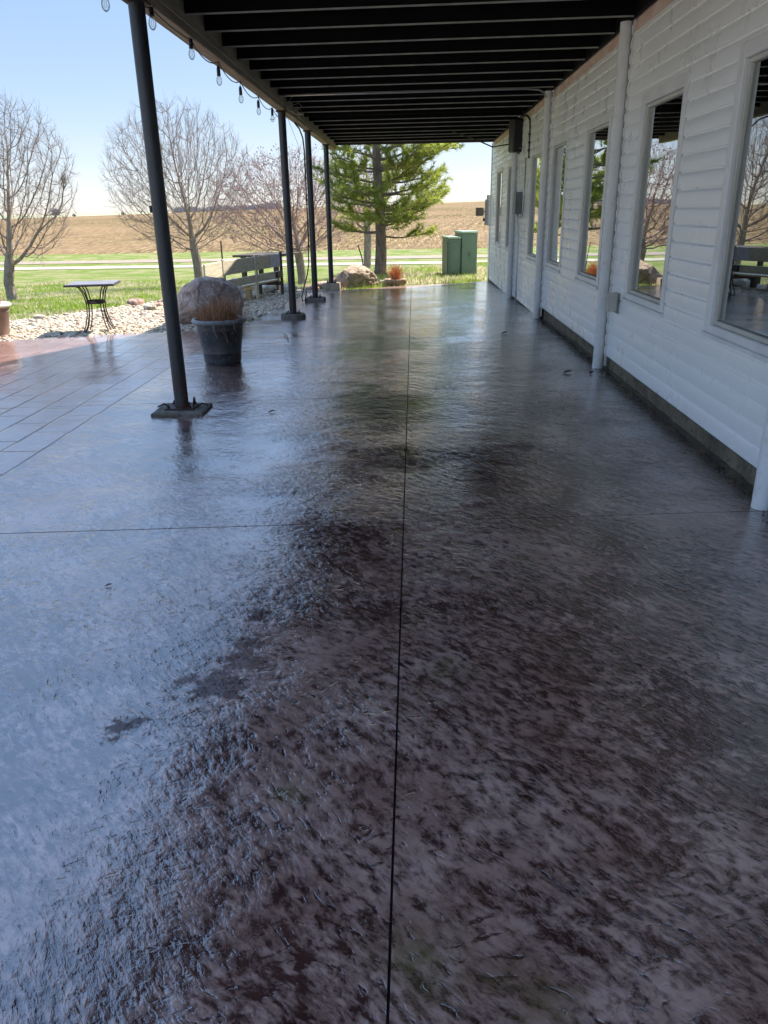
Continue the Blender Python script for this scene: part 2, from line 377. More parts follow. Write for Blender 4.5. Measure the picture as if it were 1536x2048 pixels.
def mat_pinkband():
    t = NT('stained_band'); P = t.co()
    f = t.mapr(t.noise(t.mapping(P, sc=(1, 1.2, 4)), 2.2, 5, .65), .38, .66)
    t.set(Base_Color=t.mix(f, (.62, .40, .32), (.72, .60, .52)), Roughness=.6); t.bump(t.noise(P, 25, 4), .002); return t.m
def mat_glass():
    t = NT('window_glass'); P = t.co()
    gl = t.n('BsdfGlossy', i_Roughness=.004); gl.inputs[0].default_value = (.93, .97, .97, 1)
    tr = t.n('BsdfTransparent'); tr.inputs[0].default_value = (.62, .66, .66, 1)
    bp = t.n('Bump'); bp.inputs['Distance'].default_value = 1; bp.inputs['Strength'].default_value = 1
    h = t.math('MULTIPLY', t.noise(t.mapping(P, sc=(1, 1.0, .35)), 1.3, 1, .4), .0022)
    t.put(bp.inputs['Height'], h); t.t.links.new(bp.outputs[0], gl.inputs['Normal'])
    fr = t.n('Fresnel', i_IOR=1.75); f = t.math('MULTIPLY', fr.outputs[0], 1.9, clamp=True); f = t.math('ADD', f, .12, clamp=True)
    mx = t.n('MixShader'); t.put(mx.inputs[0], f)
    t.t.links.new(tr.outputs[0], mx.inputs[1]); t.t.links.new(gl.outputs[0], mx.inputs[2]); t.t.links.new(mx.outputs[0], t.out.inputs[0]); return t.m
def mat_clear(name='bulb_glass'):
    t = NT(name); gl = t.n('BsdfGlossy', i_Roughness=.02); tr = t.n('BsdfTransparent'); tr.inputs[0].default_value = (.93, .94, .93, 1)
    fr = t.n('Fresnel', i_IOR=1.5); f = t.math('MULTIPLY', fr.outputs[0], .8, clamp=True); mx = t.n('MixShader'); t.put(mx.inputs[0], f)
    t.t.links.new(tr.outputs[0], mx.inputs[1]); t.t.links.new(gl.outputs[0], mx.inputs[2]); t.t.links.new(mx.outputs[0], t.out.inputs[0]); return t.m
def mat_post():
    t = NT('black_painted_steel'); P = t.co(); z = t.n('SeparateXYZ', i_0=P).outputs[2]
    rust = t.math('MULTIPLY', t.mapr(z, .05, .42, 1, 0), t.mapr(t.noise(P, 9, 5, .7), .38, .6))
    c = t.mix(t.mapr(t.noise(t.mapping(P, sc=(1, 1, .3)), 9, 5, .6), .4, .7), (.014, .016, .020), (.030, .032, .036)); c = t.mix(rust, c, (.10, .035, .02))
    t.set(Base_Color=c, Roughness=t.math('ADD', t.math('MULTIPLY', rust, .4), .38)); t.bump(t.noise(P, 45, 4), .0015); return t.m
def mat_boulder(name, c1, c2, c3):
    t = NT(name); P = t.co(); f = t.mapr(t.noise(P, 2.2, 7, .7, .5), .35, .65); c = t.mix(f, c1, c2)
    c = t.mix(t.mapr(t.noise(P, 14, 6, .75), .5, .68), c, c3)
    vein = t.math('SUBTRACT', 1, t.mapr(t.math('ABSOLUTE', t.math('SUBTRACT', t.noise(P, 3.0, 5, .6, .6), .5)), 0, .03)); c = t.mix(t.math('MULTIPLY', vein, .6), c, tuple(x*.45 for x in c1))
    t.set(Base_Color=c, Roughness=.85, Specular_IOR_Level=.25)
    h = t.math('ADD', t.math('MULTIPLY', t.noise(P, 9, 8, .7), .07), t.math('MULTIPLY', vein, -.02)); t.bump(h, 1); return t.m
def mat_wood(name, c1, c2, ax=(1, 14, 14)):
    t = NT(name); v = t.mapping(t.co(), sc=ax); f = t.mapr(t.noise(v, 2.2, 6, .65, .4), .32, .68)
    t.set(Base_Color=t.mix(f, c1, c2), Roughness=.75, Specular_IOR_Level=.25); t.bump(t.noise(v, 5, 5, .6), .006); return t.m
def mat_conc(name, c1, c2, c3):
    return pm(name, c1, c2, 4, .9, 0, .025, 22, c3)

M = dict(
    patio=mat_patio(), base=pm('damp_subbase', (.010, .009, .008), (.022, .018, .015), 30, .8, 0, .01),
    lawn=mat_lawn(), grass=mat_grass(), field=mat_field(),
    road=pm('gravel_road', (.28, .25, .18), (.37, .33, .24), 1.5, .95, 0, .03, 12, (.32, .30, .2)),
    road2=pm('pale_gravel_road', (.20, .155, .11), (.26, .205, .15), 1.5, .95, 0, .03, 12, (.27, .22, .16)),
    hill=pm('far_farmland', (.30, .27, .17), (.23, .24, .13), .02, .95, 0, 0, 1, (.34, .27, .18)),
    siding=mat_siding(), trim=pm('white_trim', (.78, .78, .765), (.70, .695, .675), 3, .38, 0, .0006, 30),
    colm=pm('white_column_paint', (.76, .765, .75), (.70, .70, .68), 3, .4, 0, .0015, 14, (.62, .60, .56)),
    beige=pm('beige_sash', (.50, .48, .42), (.56, .54, .48), 4, .45), pink=mat_pinkband(), glass=mat_glass(),
    fnd=mat_conc('rough_foundation', (.13, .105, .070), (.23, .19, .13), (.06, .048, .036)),
    sheath=pm('dark_sheathing', (.02, .018, .016), (.035, .03, .026), 8, .8),
    room=pm('dim_interior', (.10, .085, .07), (.14, .12, .10), 1.5, .8), black=pm('black_deck_paint', (.0025, .0025, .0028), (.004, .004, .004), 6, .75, spec=.15),
    lip=pm('worn_metal_lip', (.40, .385, .35), (.28, .27, .245), 5, .45, .1), beam=mat_wood('weathered_beam', (.27, .215, .155), (.42, .34, .25), (14, .8, 14)),
    fascia=pm('dark_fascia', (.035, .026, .030), (.05, .038, .042), 4, .6), post=mat_post(),
    pad=mat_conc('concrete_pad', (.10, .085, .065), (.17, .145, .115), (.045, .035, .028)), padl=mat_conc('tan_concrete_block', (.34, .25, .18), (.46, .36, .27), (.22, .15, .10)),
    steel=pm('rusty_steel', (.028, .020, .017), (.07, .035, .022), 30, .6, .5, .004, 60), pot=pm('charcoal_plastic', (.028, .028, .030), (.045, .044, .045), 5, .35, 0, .002, 30, (.12, .115, .11)),
    potrim=pm('grey_plastic_rim', (.13, .135, .14), (.20, .205, .21), 6, .38, 0, .001, 30), potl=pm('tan_plastic', (.24, .15, .12), (.32, .21, .17), 5, .5, 0, .002, 30),
    potlrim=pm('cream_rim', (.55, .49, .42), (.62, .56, .49), 6, .45), soil=pm('potting_soil', (.03, .02, .014), (.06, .04, .028), 30, .95, 0, .03),
    dry=mat_island('dry_stems', (.26, .11, .05), (.50, .29, .16), .8), orange=mat_island('orange_dry_stems', (.50, .18, .07), (.66, .34, .17), .8),
    gravel=mat_island('river_gravel', (.34, .28, .19), (.64, .56, .43), .75, (.42, .28, .20), .003), gbed=pm('gravel_bed', (.30, .25, .18), (.48, .42, .32), 25, .95, 0, .03, 45, (.14, .11, .08)),
    b1=mat_boulder('pink_granite', (.46, .32, .26), (.34, .26, .215), (.58, .46, .38)), b2=mat_boulder('tan_granite', (.46, .33, .23), (.55, .43, .32), (.34, .22, .15)),
    rockc=mat_boulder('cream_limestone', (.52, .45, .33), (.62, .56, .44), (.42, .33, .23)), rockp=mat_boulder('pink_fieldstone', (.50, .30, .22), (.58, .42, .34), (.36, .2, .15)),
    iron=pm('bronze_iron', (.045, .034, .030), (.075, .055, .046), 12, .45, .5), slate=pm('grey_tile_top', (.13, .125, .14), (.19, .18, .19), 9, .5, 0, .002),
    wood=mat_wood('weathered_plank', (.52, .44, .30), (.70, .62, .45), (14, .9, 14)), darkwood=mat_wood('dark_stained_timber', (.055, .04, .032), (.10, .07, .055), (8, 8, 3)),
    paper=pm('faded_notice', (.46, .47, .50), (.55, .56, .58), 8, .6), blackp=pm('black_plastic', (.008, .008, .009), (.013, .013, .014), 20, .42),
    tank=pm('pale_tank_paint', (.55, .56, .56), (.66, .66, .65), 6, .4), blue=pm('blue_print', (.03, .10, .25), (.05, .14, .32), 30, .5),
    green=pm('utility_green', (.060, .115, .075), (.078, .135, .09), 3, .45, 0, .001, 20), greenl=pm('pale_green_lid', (.25, .34, .24), (.30, .38, .28), 4, .5), greend=pm('dark_green_side', (.03, .055, .042), (.04, .065, .05), 3, .5),
    ggrey=pm('grey_enclosure', (.16, .19, .185), (.20, .23, .225), 6, .5), mgrey=pm('meter_grey', (.26, .27, .27), (.31, .32, .32), 6, .5), brown=pm('brown_fixture', (.09, .075, .06), (.12, .10, .08), 8, .6), rubber=pm('black_rubber', (.012, .012, .013), None, rough=.5), conduit=pm('galvanised_conduit', (.42, .42, .41), (.33, .33, .32), 12, .35, .6),
    rope=pm('tan_wire', (.30, .26, .19), (.40, .35, .26), 30, .6), bulb=mat_clear(), filament=pm('filament', (.55, .42, .22), None, rough=.4, metal=.6), cord=pm('green_black_cord', (.02, .028, .024), None, rough=.5),
    barkt=mat_bark('young_bark', (.22, .17, .13), (.36, .29, .23)), twig=mat_bark('twig_bark', (.23, .165, .135), (.34, .26, .215)), twigp=mat_island('redbud_twigs', (.24, .155, .135), (.38, .27, .24), .8), budp=mat_island('pink_buds', (.42, .20, .20), (.52, .30, .29), .7),
    barkp=mat_bark('pine_bark', (.13, .09, .07), (.27, .21, .175), 11), needles=mat_needles(), leaf=pm('dead_leaf', (.06, .035, .02), (.11, .06, .03), 30, .7), leafg=pm('dull_olive_leaf', (.10, .10, .06), None), farw=mat_island('far_tree_twigs', (.34, .31, .31), (.40, .37, .36), .9),
)

# ------------------------------------------------------------------ ground
def grid(name, xs, ys, zf, mat, kind='structure'):
    nx, ny = len(xs), len(ys); V = [(x, y, zf(x, y)) for y in ys for x in xs]
    F = [(j*nx+i, j*nx+i+1, (j+1)*nx+i+1, (j+1)*nx+i) for j in range(ny-1) for i in range(nx-1)]
    o = np_mesh(name, V, F, mat, smooth=True); o['kind'] = kind; return o
def lawnz(X, Y):
    s = Y-Ed(X); b = .05*mn.noise(Vector((X*.35, Y*.35, 3)))*sm(4, 9, s)*(1-sm(46, 52, Y))
    if s < -1.2: return gz(Y)-.16
    return ter(X, Y)+b-.13*(1-sm(-1.2, -.35, s))
grid('lawn', list(np.arange(-14, 14.01, .35))+[], list(np.arange(-6, 34, .35)), lawnz, M['lawn'])
def lawno(X, Y): return lawnz(X, Y)-.012*(1 if (abs(X) < 14 and Y < 33.8) else 0)
xs = list(-np.geomspace(15, 900, 28)[::-1])+list(np.linspace(-14, 14, 30))+list(np.geomspace(15, 900, 28))
grid('far_lawn', xs, list(np.arange(33.7, 78, 1.2))+[78], lambda X, Y: lawnz(X, Y) if Y < 60 else -1.83, M['lawn'])
for sx in (-1, 1):
    xx = [sx*v for v in np.geomspace(14, 900, 30)]
    if sx < 0: xx = xx[::-1]
    grid('side_lawn', xx, list(np.linspace(-60, 33.7, 60)), lawnz, M['lawn'])
grid('ground', [-900, -300, 0, 300, 900], [-900, -300, -59], lambda X, Y: -.3, M['lawn'])
grid('ground', [-14, 0, 14], [-60, -20, -5.8], lambda X, Y: -.17, M['lawn'])
grid('field', xs, [76]+list(np.linspace(78, 200, 45))+list(np.linspace(206, 420, 40)), lambda X, Y: fieldz(X, Y)+(.03 if Y > 77 else -.05), M['field'])
grid('road', xs, [54.0, 55.4, 56.8], lambda X, Y: -1.80, M['road'])
grid('road', xs, [60.6, 62.5, 64.6], lambda X, Y: -1.80, M['road2'])
def hillz(X, Y):
    a = sm(390, 640, Y); return 2.0+cl(6.2+.022*X, 2, 12)*a*1.0+1.2*mn.noise(Vector((X*.006, Y*.006, 1)))*a - (0 if Y > 415 else 3)
M['bouncem'] = pm('pale_bounce_ground', (.42, .38, .30), (.54, .49, .40), 1.5, .95, 0, .03, 12)  # unseen pale ground added behind and left of camera to bounce sunlight
grid('yard', [-60, -30, -13.1], [-60, -20, 6.8], lambda X, Y: -.01, M['bouncem'])
grid('yard', [-13, -5, -1], [-60, -20, -5.2], lambda X, Y: -.01, M['bouncem'])
grid('hills', list(np.linspace(-900, 900, 60)), list(np.linspace(400, 760, 24)), hillz, M['hill'])

# patio slabs with real gaps at the control joints
def clip(poly, a, b, c):
    out = []
    for i in range(len(poly)):
        p, q = poly[i], poly[(i+1) % len(poly)]; dp = a*p[0]+b*p[1]-c; dq = a*q[0]+b*q[1]-c
        if dp <= 0: out.append(p)
        if (dp < 0 < dq) or (dq < 0 < dp):
            t = dp/(dp-dq); out.append((p[0]+(q[0]-p[0])*t, p[1]+(q[1]-p[1])*t))
    return out
JY = [(.2, .04), (3.70, .075), (6.62, .10), (9.45, .13), (11.6, -.05), (14.45, 0), (17.0, 0)]   # Y at x=0, slope
pb = MB()
bands = [(None, JY[0])]+[(JY[i], JY[i+1]) for i in range(len(JY)-1)]+[(JY[-1], None)]
for sx in (-1, 1):
    half = clip(PATIO, sx, 0, sx*(-.055) - .0032) if True else None
    for lo, hi in bands:
        poly = half
        gap = .0044 if (lo and lo[0] < 4) or (hi and hi[0] < 4) else .0026
        if lo: poly = clip(poly, lo[1], -1, -(lo[0]+gap))
        if hi: poly = clip(poly, -hi[1], 1, hi[0]-gap)
        for seg in ((None, 10), (10, None)):
            q = poly
            if seg[0] is not None: q = clip(q, 0, -1, -10)
            if seg[1] is not None: q = clip(q, 0, 1, 10)
            if len(q) < 3: continue
            q = [p for i, p in enumerate(q) if math.dist(p, q[i-1]) > 1e-5]
            n = len(q); top = [(x, y, gz(y)) for x, y in q]; low = [(x, y, gz(y)-.10) for x, y in q]
            pb.add(top+low, [tuple(range(n))]+[(i, i+n, (i+1) % n+n, (i+1) % n) for i in range(n)])
patio = pb.build('patio', M['patio']); tag(patio, kind='structure')
jb = MB(); jb.add([(x, y, gz(y)-.016) for x, y in [(-13, -5), (2.3, -5), (2.3, 10), (-5.7, 10)]]+[(x, y, gz(y)-.016) for x, y in [(2.3, 20.3), (1.9, 20.1), (-.35, 18.8), (-1.95, 17.6), (-2.2, 17.1), (-2.35, 11.2), (-3.4, 10.8)]],
                  [(0, 1, 2, 3), (3, 2, 4, 5, 6, 7, 8, 9, 10)])
tag(jb.build('joint_filler', M['base']), kind='structure')

# gravel bed and stones
GP = [(-13, 7.0), (-5.48, 10.05), (-3.48, 10.8), (-2.46, 11.2), (-2.42, 15.4), (-2.37, 17.19), (-1.95, 17.7), (-2.3, 18.5), (-3.9, 18.6), (-5.1, 16.3), (-5.75, 14.7), (-6.35, 13.2), (-7.2, 11.9), (-10, 10.4), (-13, 9.2)]
def inside(x, y, P):
    c = False; j = len(P)-1
    for i in range(len(P)):
        if (P[i][1] > y) != (P[j][1] > y) and x < (P[j][0]-P[i][0])*(y-P[i][1])/(P[j][1]-P[i][1])+P[i][0]: c = not c
        j = i
    return c
def gravz(x, y): return max(ter(x, y), gz(y)-.05)+.012
xs_ = np.arange(-13, -1.8, .3); V = []; F = []; gidx = {}
for i, x in enumerate(xs_):
    for j, y in enumerate(np.arange(7, 19, .3)):
        if inside(x+.15, y+.15, GP):
            q = []
            for a, b in ((0, 0), (1, 0), (1, 1), (0, 1)):
                k = (i+a, j+b)
                if k not in gidx: gidx[k] = len(V); V.append((xs_[0]+(i+a)*.3, 7+(j+b)*.3, gravz(xs_[0]+(i+a)*.3, 7+(j+b)*.3)-.02))
                q.append(gidx[k])
            F.append(q)
gb = np_mesh('gravel_bed', V, F, M['gbed'], smooth=True); gb['kind'] = 'structure'
ph = (1+5**.5)/2
ICO = np.array([(-1, ph, 0), (1, ph, 0), (-1, -ph, 0), (1, -ph, 0), (0, -1, ph), (0, 1, ph), (0, -1, -ph), (0, 1, -ph), (ph, 0, -1), (ph, 0, 1), (-ph, 0, -1), (-ph, 0, 1)])/1.902
ICF = np.array([(0, 11, 5), (0, 5, 1), (0, 1, 7), (0, 7, 10), (0, 10, 11), (1, 5, 9), (5, 11, 4), (11, 10, 2), (10, 7, 6), (7, 1, 8), (3, 9, 4), (3, 4, 2), (3, 2, 6), (3, 6, 8), (3, 8, 9), (4, 9, 5), (2, 4, 11), (6, 2, 10), (8, 6, 7), (9, 8, 1)])
VV = []; FF = []; cnt = 0
while cnt < 15000:
    x = RNG.uniform(-9.5, -1.8); y = RNG.uniform(8.2, 18.7)
    e = RNG.normal(0, .05)
    if not inside(x+e, y+e, GP): continue
    if x < -9: continue
    r = RNG.uniform(.016, .038)*(1.45 if RNG.random() < .08 else 1)
    s = np.array([r*RNG.uniform(.8, 1.35), r*RNG.uniform(.8, 1.25), r*RNG.uniform(.5, .8)]); a = RNG.uniform(0, 6.28)
    P = ICO*(1+RNG.uniform(-.16, .16, (12, 1)))*s; ca, sa = math.cos(a), math.sin(a)
    P = np.stack([P[:, 0]*ca-P[:, 1]*sa, P[:, 0]*sa+P[:, 1]*ca, P[:, 2]], 1)+(x, y, gravz(x, y)+r*.15+RNG.uniform(-.008, .012))
    VV.append(P); FF.append(ICF+12*cnt); cnt += 1
gs_ = np_mesh('gravel', np.concatenate(VV), np.concatenate(FF), M['gravel'], smooth=True)
tag(gs_, 'pale cream river gravel strewn between the patio edge and the lawn', 'gravel', kind='stuff')

# grass blades
n = 120000
X = RNG.uniform(-17, 7, n*3); Y = 9+27*RNG.random(n*3)**1.15
keep = []
for i in range(len(X)):
    x, y = X[i], Y[i]
    if y < Ed(x)+.12+RNG.uniform(-.05, .05) or inside(x, y, GP) or x < -.62*y-1 or x > .2*y+2 or (x > 1.75 and y < 21.2): continue
    keep.append(i)
    if len(keep) >= n: break
keep = np.array(keep); X = X[keep]; Y = Y[keep]; n = len(X)
Z = np.array([lawnz(x, y) for x, y in zip(X, Y)])
tuft = np.array([mn.noise(Vector((x*1.3, y*1.3, 9))) for x, y in zip(X, Y)])
hgt = np.where(Y > 20, .085, .06)*(1+.8*tuft)*RNG.uniform(.6, 1.5, n); a = RNG.uniform(0, 6.28, n); wd = RNG.uniform(.006, .013, n)*(1+.02*Y)
le = RNG.normal(0, .45, (n, 2))*hgt[:, None]
A = np.stack([X-np.cos(a)*wd, Y-np.sin(a)*wd, Z-.01], 1); B = np.stack([X+np.cos(a)*wd, Y+np.sin(a)*wd, Z-.01], 1); C = np.stack([X+le[:, 0], Y+le[:, 1], Z+hgt], 1)
V = np.empty((3*n, 3)); V[0::3] = A; V[1::3] = B; V[2::3] = C
g = np_mesh('grass', V, np.arange(3*n).reshape(-1, 3), M['grass']); tag(g, 'patchy green and straw coloured lawn grass behind the gravel', 'grass', kind='stuff')

# ------------------------------------------------------------------ building
WX = 1.92; WT = 2.90
WIN = [(-.35, .85), (2.2, 3.4), (4.0, 5.2), (6.1, 7.27), (8.32, 9.5), (10.54, 11.72), (12.55, 13.72), (15.85, 17.0), (18.0, 19.15)]
WZ0, WZ1 = .74, 2.37
bld = thing('building', (WX, 8, 0), 'long white vinyl sided building with a row of tall windows under the deck', 'building')
sd_ = MB(); sh = MB()
PROF = [(-.0005, 0), (.0135, .0), (.0139, .03), (.0131, .4), (.0122, .76), (.0100, .81), (.0035, .87), (.0012, .92), (0, 1.0)]
CH = .1142
def wob_(y, z): return .0005*mn.noise(Vector((y*.5, z*1.5, 0)))
def siding(y0, y1, z0, z1):
    ny = max(1, int((y1-y0)/.35)); ys = [y0+(y1-y0)*i/ny for i in range(ny+1)]
    k0 = math.floor((z0-.02)/CH)
    k = k0
    while .02+k*CH < z1:
        zb = .02+k*CH; pr = []
        for o, f in PROF:
            z = zb+f*CH
            if z < z0 or z > z1: 
                z = cl(z, z0, z1)
            pr.append((o, z))
        V = [(WX-o-wob_(y, zb), y, z) for y in ys for o, z in pr]; m_ = len(pr)
        sd_.add(V, [(i*m_+j, i*m_+j+1, (i+1)*m_+j+1, (i+1)*m_+j) for i in range(ny) for j in range(m_-1) if abs(pr[j][1]-pr[j+1][1])+abs(pr[j][0]-pr[j+1][0]) > 1e-5])
        k += 1
    sh.bb(WX+.004, WX+.13, y0-.004, y1+.004, z0-.0, z1)
def zlow(y): return .13 if y < 11.95 else -.02-.018*(y-11.95)
edges = [-4.5]
for a, b in WIN: edges += [a, b]
edges += [20.48]
for i in range(0, len(edges), 2): siding(edges[i]+.006 if i else edges[i], edges[i+1]-.004, WZ0, WZ1)
segs = [(-4.5, 3.89), (3.9, 7.81), (7.82, 11.9), (11.96, 15.45), (15.46, 20.48)]
for a, b in segs:
    siding(a+.004, b-.004, WZ1, WT); siding(a+.004, b-.004, zlow((a+b)/2), WZ0)
sd_.build('siding', M['siding'], bld, smooth=False, angle=28)
rs = random.Random(5)
for _ in range(46):
    y = rs.uniform(3, 20); c_ = rs.choice([rs.randint(20, 24), rs.randint(1, 5)]); zb = .02+c_*CH
    if zb < zlow(y)+.01 or zb+CH > WT: continue
    pass
sh.build('sheathing', M['sheath'], bld)

tb = MB()
for a, b in [(-4.5, 3.84), (3.94, 7.76), (7.87, 11.87), (11.98, 15.39), (15.5, 20.48)]: tb.bb(WX-.004, WX+.02, a, b, WT+.002, 3.02)
tb.build('stained_band', M['pink'], bld, label='pinkish stained band along the top of the white wall')
tb = MB(); tb.bev(WX-.028, WX+.02, -4.5, 20.5, 3.022, 3.046, .004); tb.build('top_trim', M['trim'], bld)
tb = MB(); tb.bev(WX-.03, WX+.06, 20.482, 20.53, -.22, 3.0, .005); tb.build('corner_trim', M['trim'], bld)
# foundation: rough face
fb = MB(); ny = 260; nz = 5; V = []
for i in range(ny+1):
    y = -4.5+16.6*i/ny
    for j in range(nz+1):
        z = -.12+.27*j/nz; V.append((WX+.032+.014*mn.noise(Vector((y*5, z*9, 1)))+.007*mn.noise(Vector((y*17, z*20, 2))), y, z))
fb.add(V, [(i*(nz+1)+j, i*(nz+1)+j+1, (i+1)*(nz+1)+j+1, (i+1)*(nz+1)+j) for i in range(ny) for j in range(nz)])
fb.build('foundation', M['fnd'], bld, smooth=True)
fb = MB(); fb.bb(WX+.02, WX+.13, 12.1, 20.5, -.5, -.03); fb.build('far_foundation', M['fnd'], bld)
# shell, interior and upper storey
fb = MB()
fb.bb(WX+.14, 12, 20.35, 20.5, -.5, 6.2); fb.bb(WX+.14, 12, -4.6, -4.5, -.5, 6.2); fb.bb(12, 12.1, -4.6, 20.5, -.5, 6.2)
fb.bb(WX+.02, WX+.14, -4.6, 20.5, 3.09, 6.2); fb.build('outer_wall', M['trim'], bld)
fb = MB(); fb.bb(WX+.14, 12, -4.5, 20.35, -.12, -.06); fb.bb(WX+.14, 12, -4.5, 20.35, 2.95, 3.05)
fb.bb(7.5, 7.6, -4.5, 20.35, -.06, 2.95); fb.build('interior', M['room'], bld)
rf = MB(); shade_outline = [(1.3, -5), (1.3, 1.5), (-1.9, 1.5), (-1.9, 10.4), (-1.62, 11.15), (-.50, 13.8), (.9, 16.6), (1.3, 20.9), (12.6, 20.9), (12.6, -5)]  # unseen roof, its outline shaped to cast the shade edge beside the patio
rf.add([(x, y, 6.2) for x, y in shade_outline]+[(x, y, 6.35) for x, y in shade_outline], [tuple(range(10))[::-1], tuple(range(10, 20))]+[(i, (i+1) % 10, (i+1) % 10+10, i+10) for i in range(10)])
rf.build('shade_roof', M['fascia'], bld)
# windows
for k, (a, b) in enumerate(WIN):
    fr = MB(); X0, X1 = WX-.022, WX+.05; tw = .085
    fr.bev(X0, X1, a, a+tw, WZ0, WZ1, .005); fr.bev(X0, X1, b-tw, b, WZ0, WZ1, .005)
    fr.bev(X0, X1, a+tw+.0006, b-tw-.0006, WZ1-tw, WZ1, .005)
    wf = fr.build('window', M['trim'], bld)
    q = MB(); q.bev(X0-.012, X1, a-.012, b+.012, WZ0-.03, WZ0-.002, .004); q.bev(X0+.004, X1, a+tw+.0006, b-tw-.0006, WZ0, WZ0+.05, .006); q.build('sill', M['trim'], wf)
    q = MB(); s0, s1 = a+tw+.001, b-tw-.001; zt, zb = WZ1-tw-.001, WZ0+.051; t2 = .028
    q.bev(WX+.004, WX+.045, s0, s0+t2, zb, zt, .003); q.bev(WX+.004, WX+.045, s1-t2, s1, zb, zt, .003)
    q.bev(WX+.004, WX+.045, s0+t2+.0005, s1-t2-.0005, zt-t2, zt, .003); q.bev(WX+.004, WX+.045, s0+t2+.0005, s1-t2-.0005, zb, zb+t2, .003)
    q.build('sash', M['beige'], wf)
    q = MB(); yy = [s0+t2+.0005, s1-t2-.0005]; zz = [zb+t2+.0005, zt-t2-.0005]
    q.add([(WX+.026, yy[0], zz[0]), (WX+.026, yy[1], zz[0]), (WX+.026, yy[1], zz[1]), (WX+.026, yy[0], zz[1])], [(0, 3, 2, 1)]); q.build('pane', M['glass'], wf)

# ------------------------------------------------------------------ deck overhead
deck = thing('deck', (0, 8, 3.0), 'long overhead deck with black underside running out from the white wall', 'deck')
DY0, DY1 = 1.3, 20.12
q = MB()
y = DY0
while y < DY1-.01:
    y2 = min(y+.14, DY1); q.bb(-1.98, 1.915, y, y2-.004, 3.245, 3.285); y = y2
q.build('deck_boards', M['black'], deck)
lines = [7.13, 7.77, 8.44, 9.1, 9.76, 10.43, 11.09, 11.72, 12.43, 13.08, 13.71, 14.36, 15.01, 15.71, 16.46, 17.3, 18.04, 18.67, 19.53]
y = 6.47
while y > 1.4: lines.insert(0, y); y -= .663
for k, y in enumerate(lines):
    q = MB(); ya, yb = y+.02, y-.14
    q.add([(-1.83, ya-.02, 3.004), (1.86, yb-.02, 3.004), (1.86, yb+.002, 3.004), (-1.83, ya+.002, 3.004), (-1.83, ya-.02, 3.243), (1.86, yb-.02, 3.243), (1.86, yb+.002, 3.243), (-1.83, ya+.002, 3.243)],
          [(0, 3, 2, 1), (4, 5, 6, 7), (0, 1, 5, 4), (2, 3, 7, 6), (0, 4, 7, 3), (1, 2, 6, 5)])
    j = q.build('joist', M['black'], deck)
    if abs(y-14.36) > .01:
        q = MB(); q.add([(-1.82, ya-.030, 2.990), (1.855, yb-.030, 2.990), (1.855, yb-.0225, 2.992), (-1.82, ya-.0225, 2.992), (-1.82, ya-.030, 3.0035), (1.855, yb-.030, 3.0035), (1.855, yb-.0225, 3.0035), (-1.82, ya-.0225, 3.0035)],
          [(0, 3, 2, 1), (4, 5, 6, 7), (0, 1, 5, 4), (2, 3, 7, 6), (0, 4, 7, 3), (1, 2, 6, 5)]); q.build('metal_lip', M['lip'], j)
q = MB(); q.bev(1.862, 1.893, DY0, DY1-.05, 2.997, 3.24, .003); q.build('ledger', M['black'], deck)
q = MB()
for a, b in ((DY0, 6.2), (6.204, 12.3), (12.304, DY1-.04)): q.bev(-1.965, -1.84, a, b, 2.88, 3.24, .004)
q.build('edge_beam', M['beam'], deck, label='weathered tan timber beam along the outer edge of the deck')
q = MB(); q.bev(-1.99, 1.91, DY1-.035, DY1, 2.985, 3.29, .003); q.build('end_fascia', M['fascia'], deck)
q = MB(); q.bev(-2.01, -1.968, DY0, DY1, 3.0, 3.29, .003); q.build('side_fascia', M['fascia'], deck)

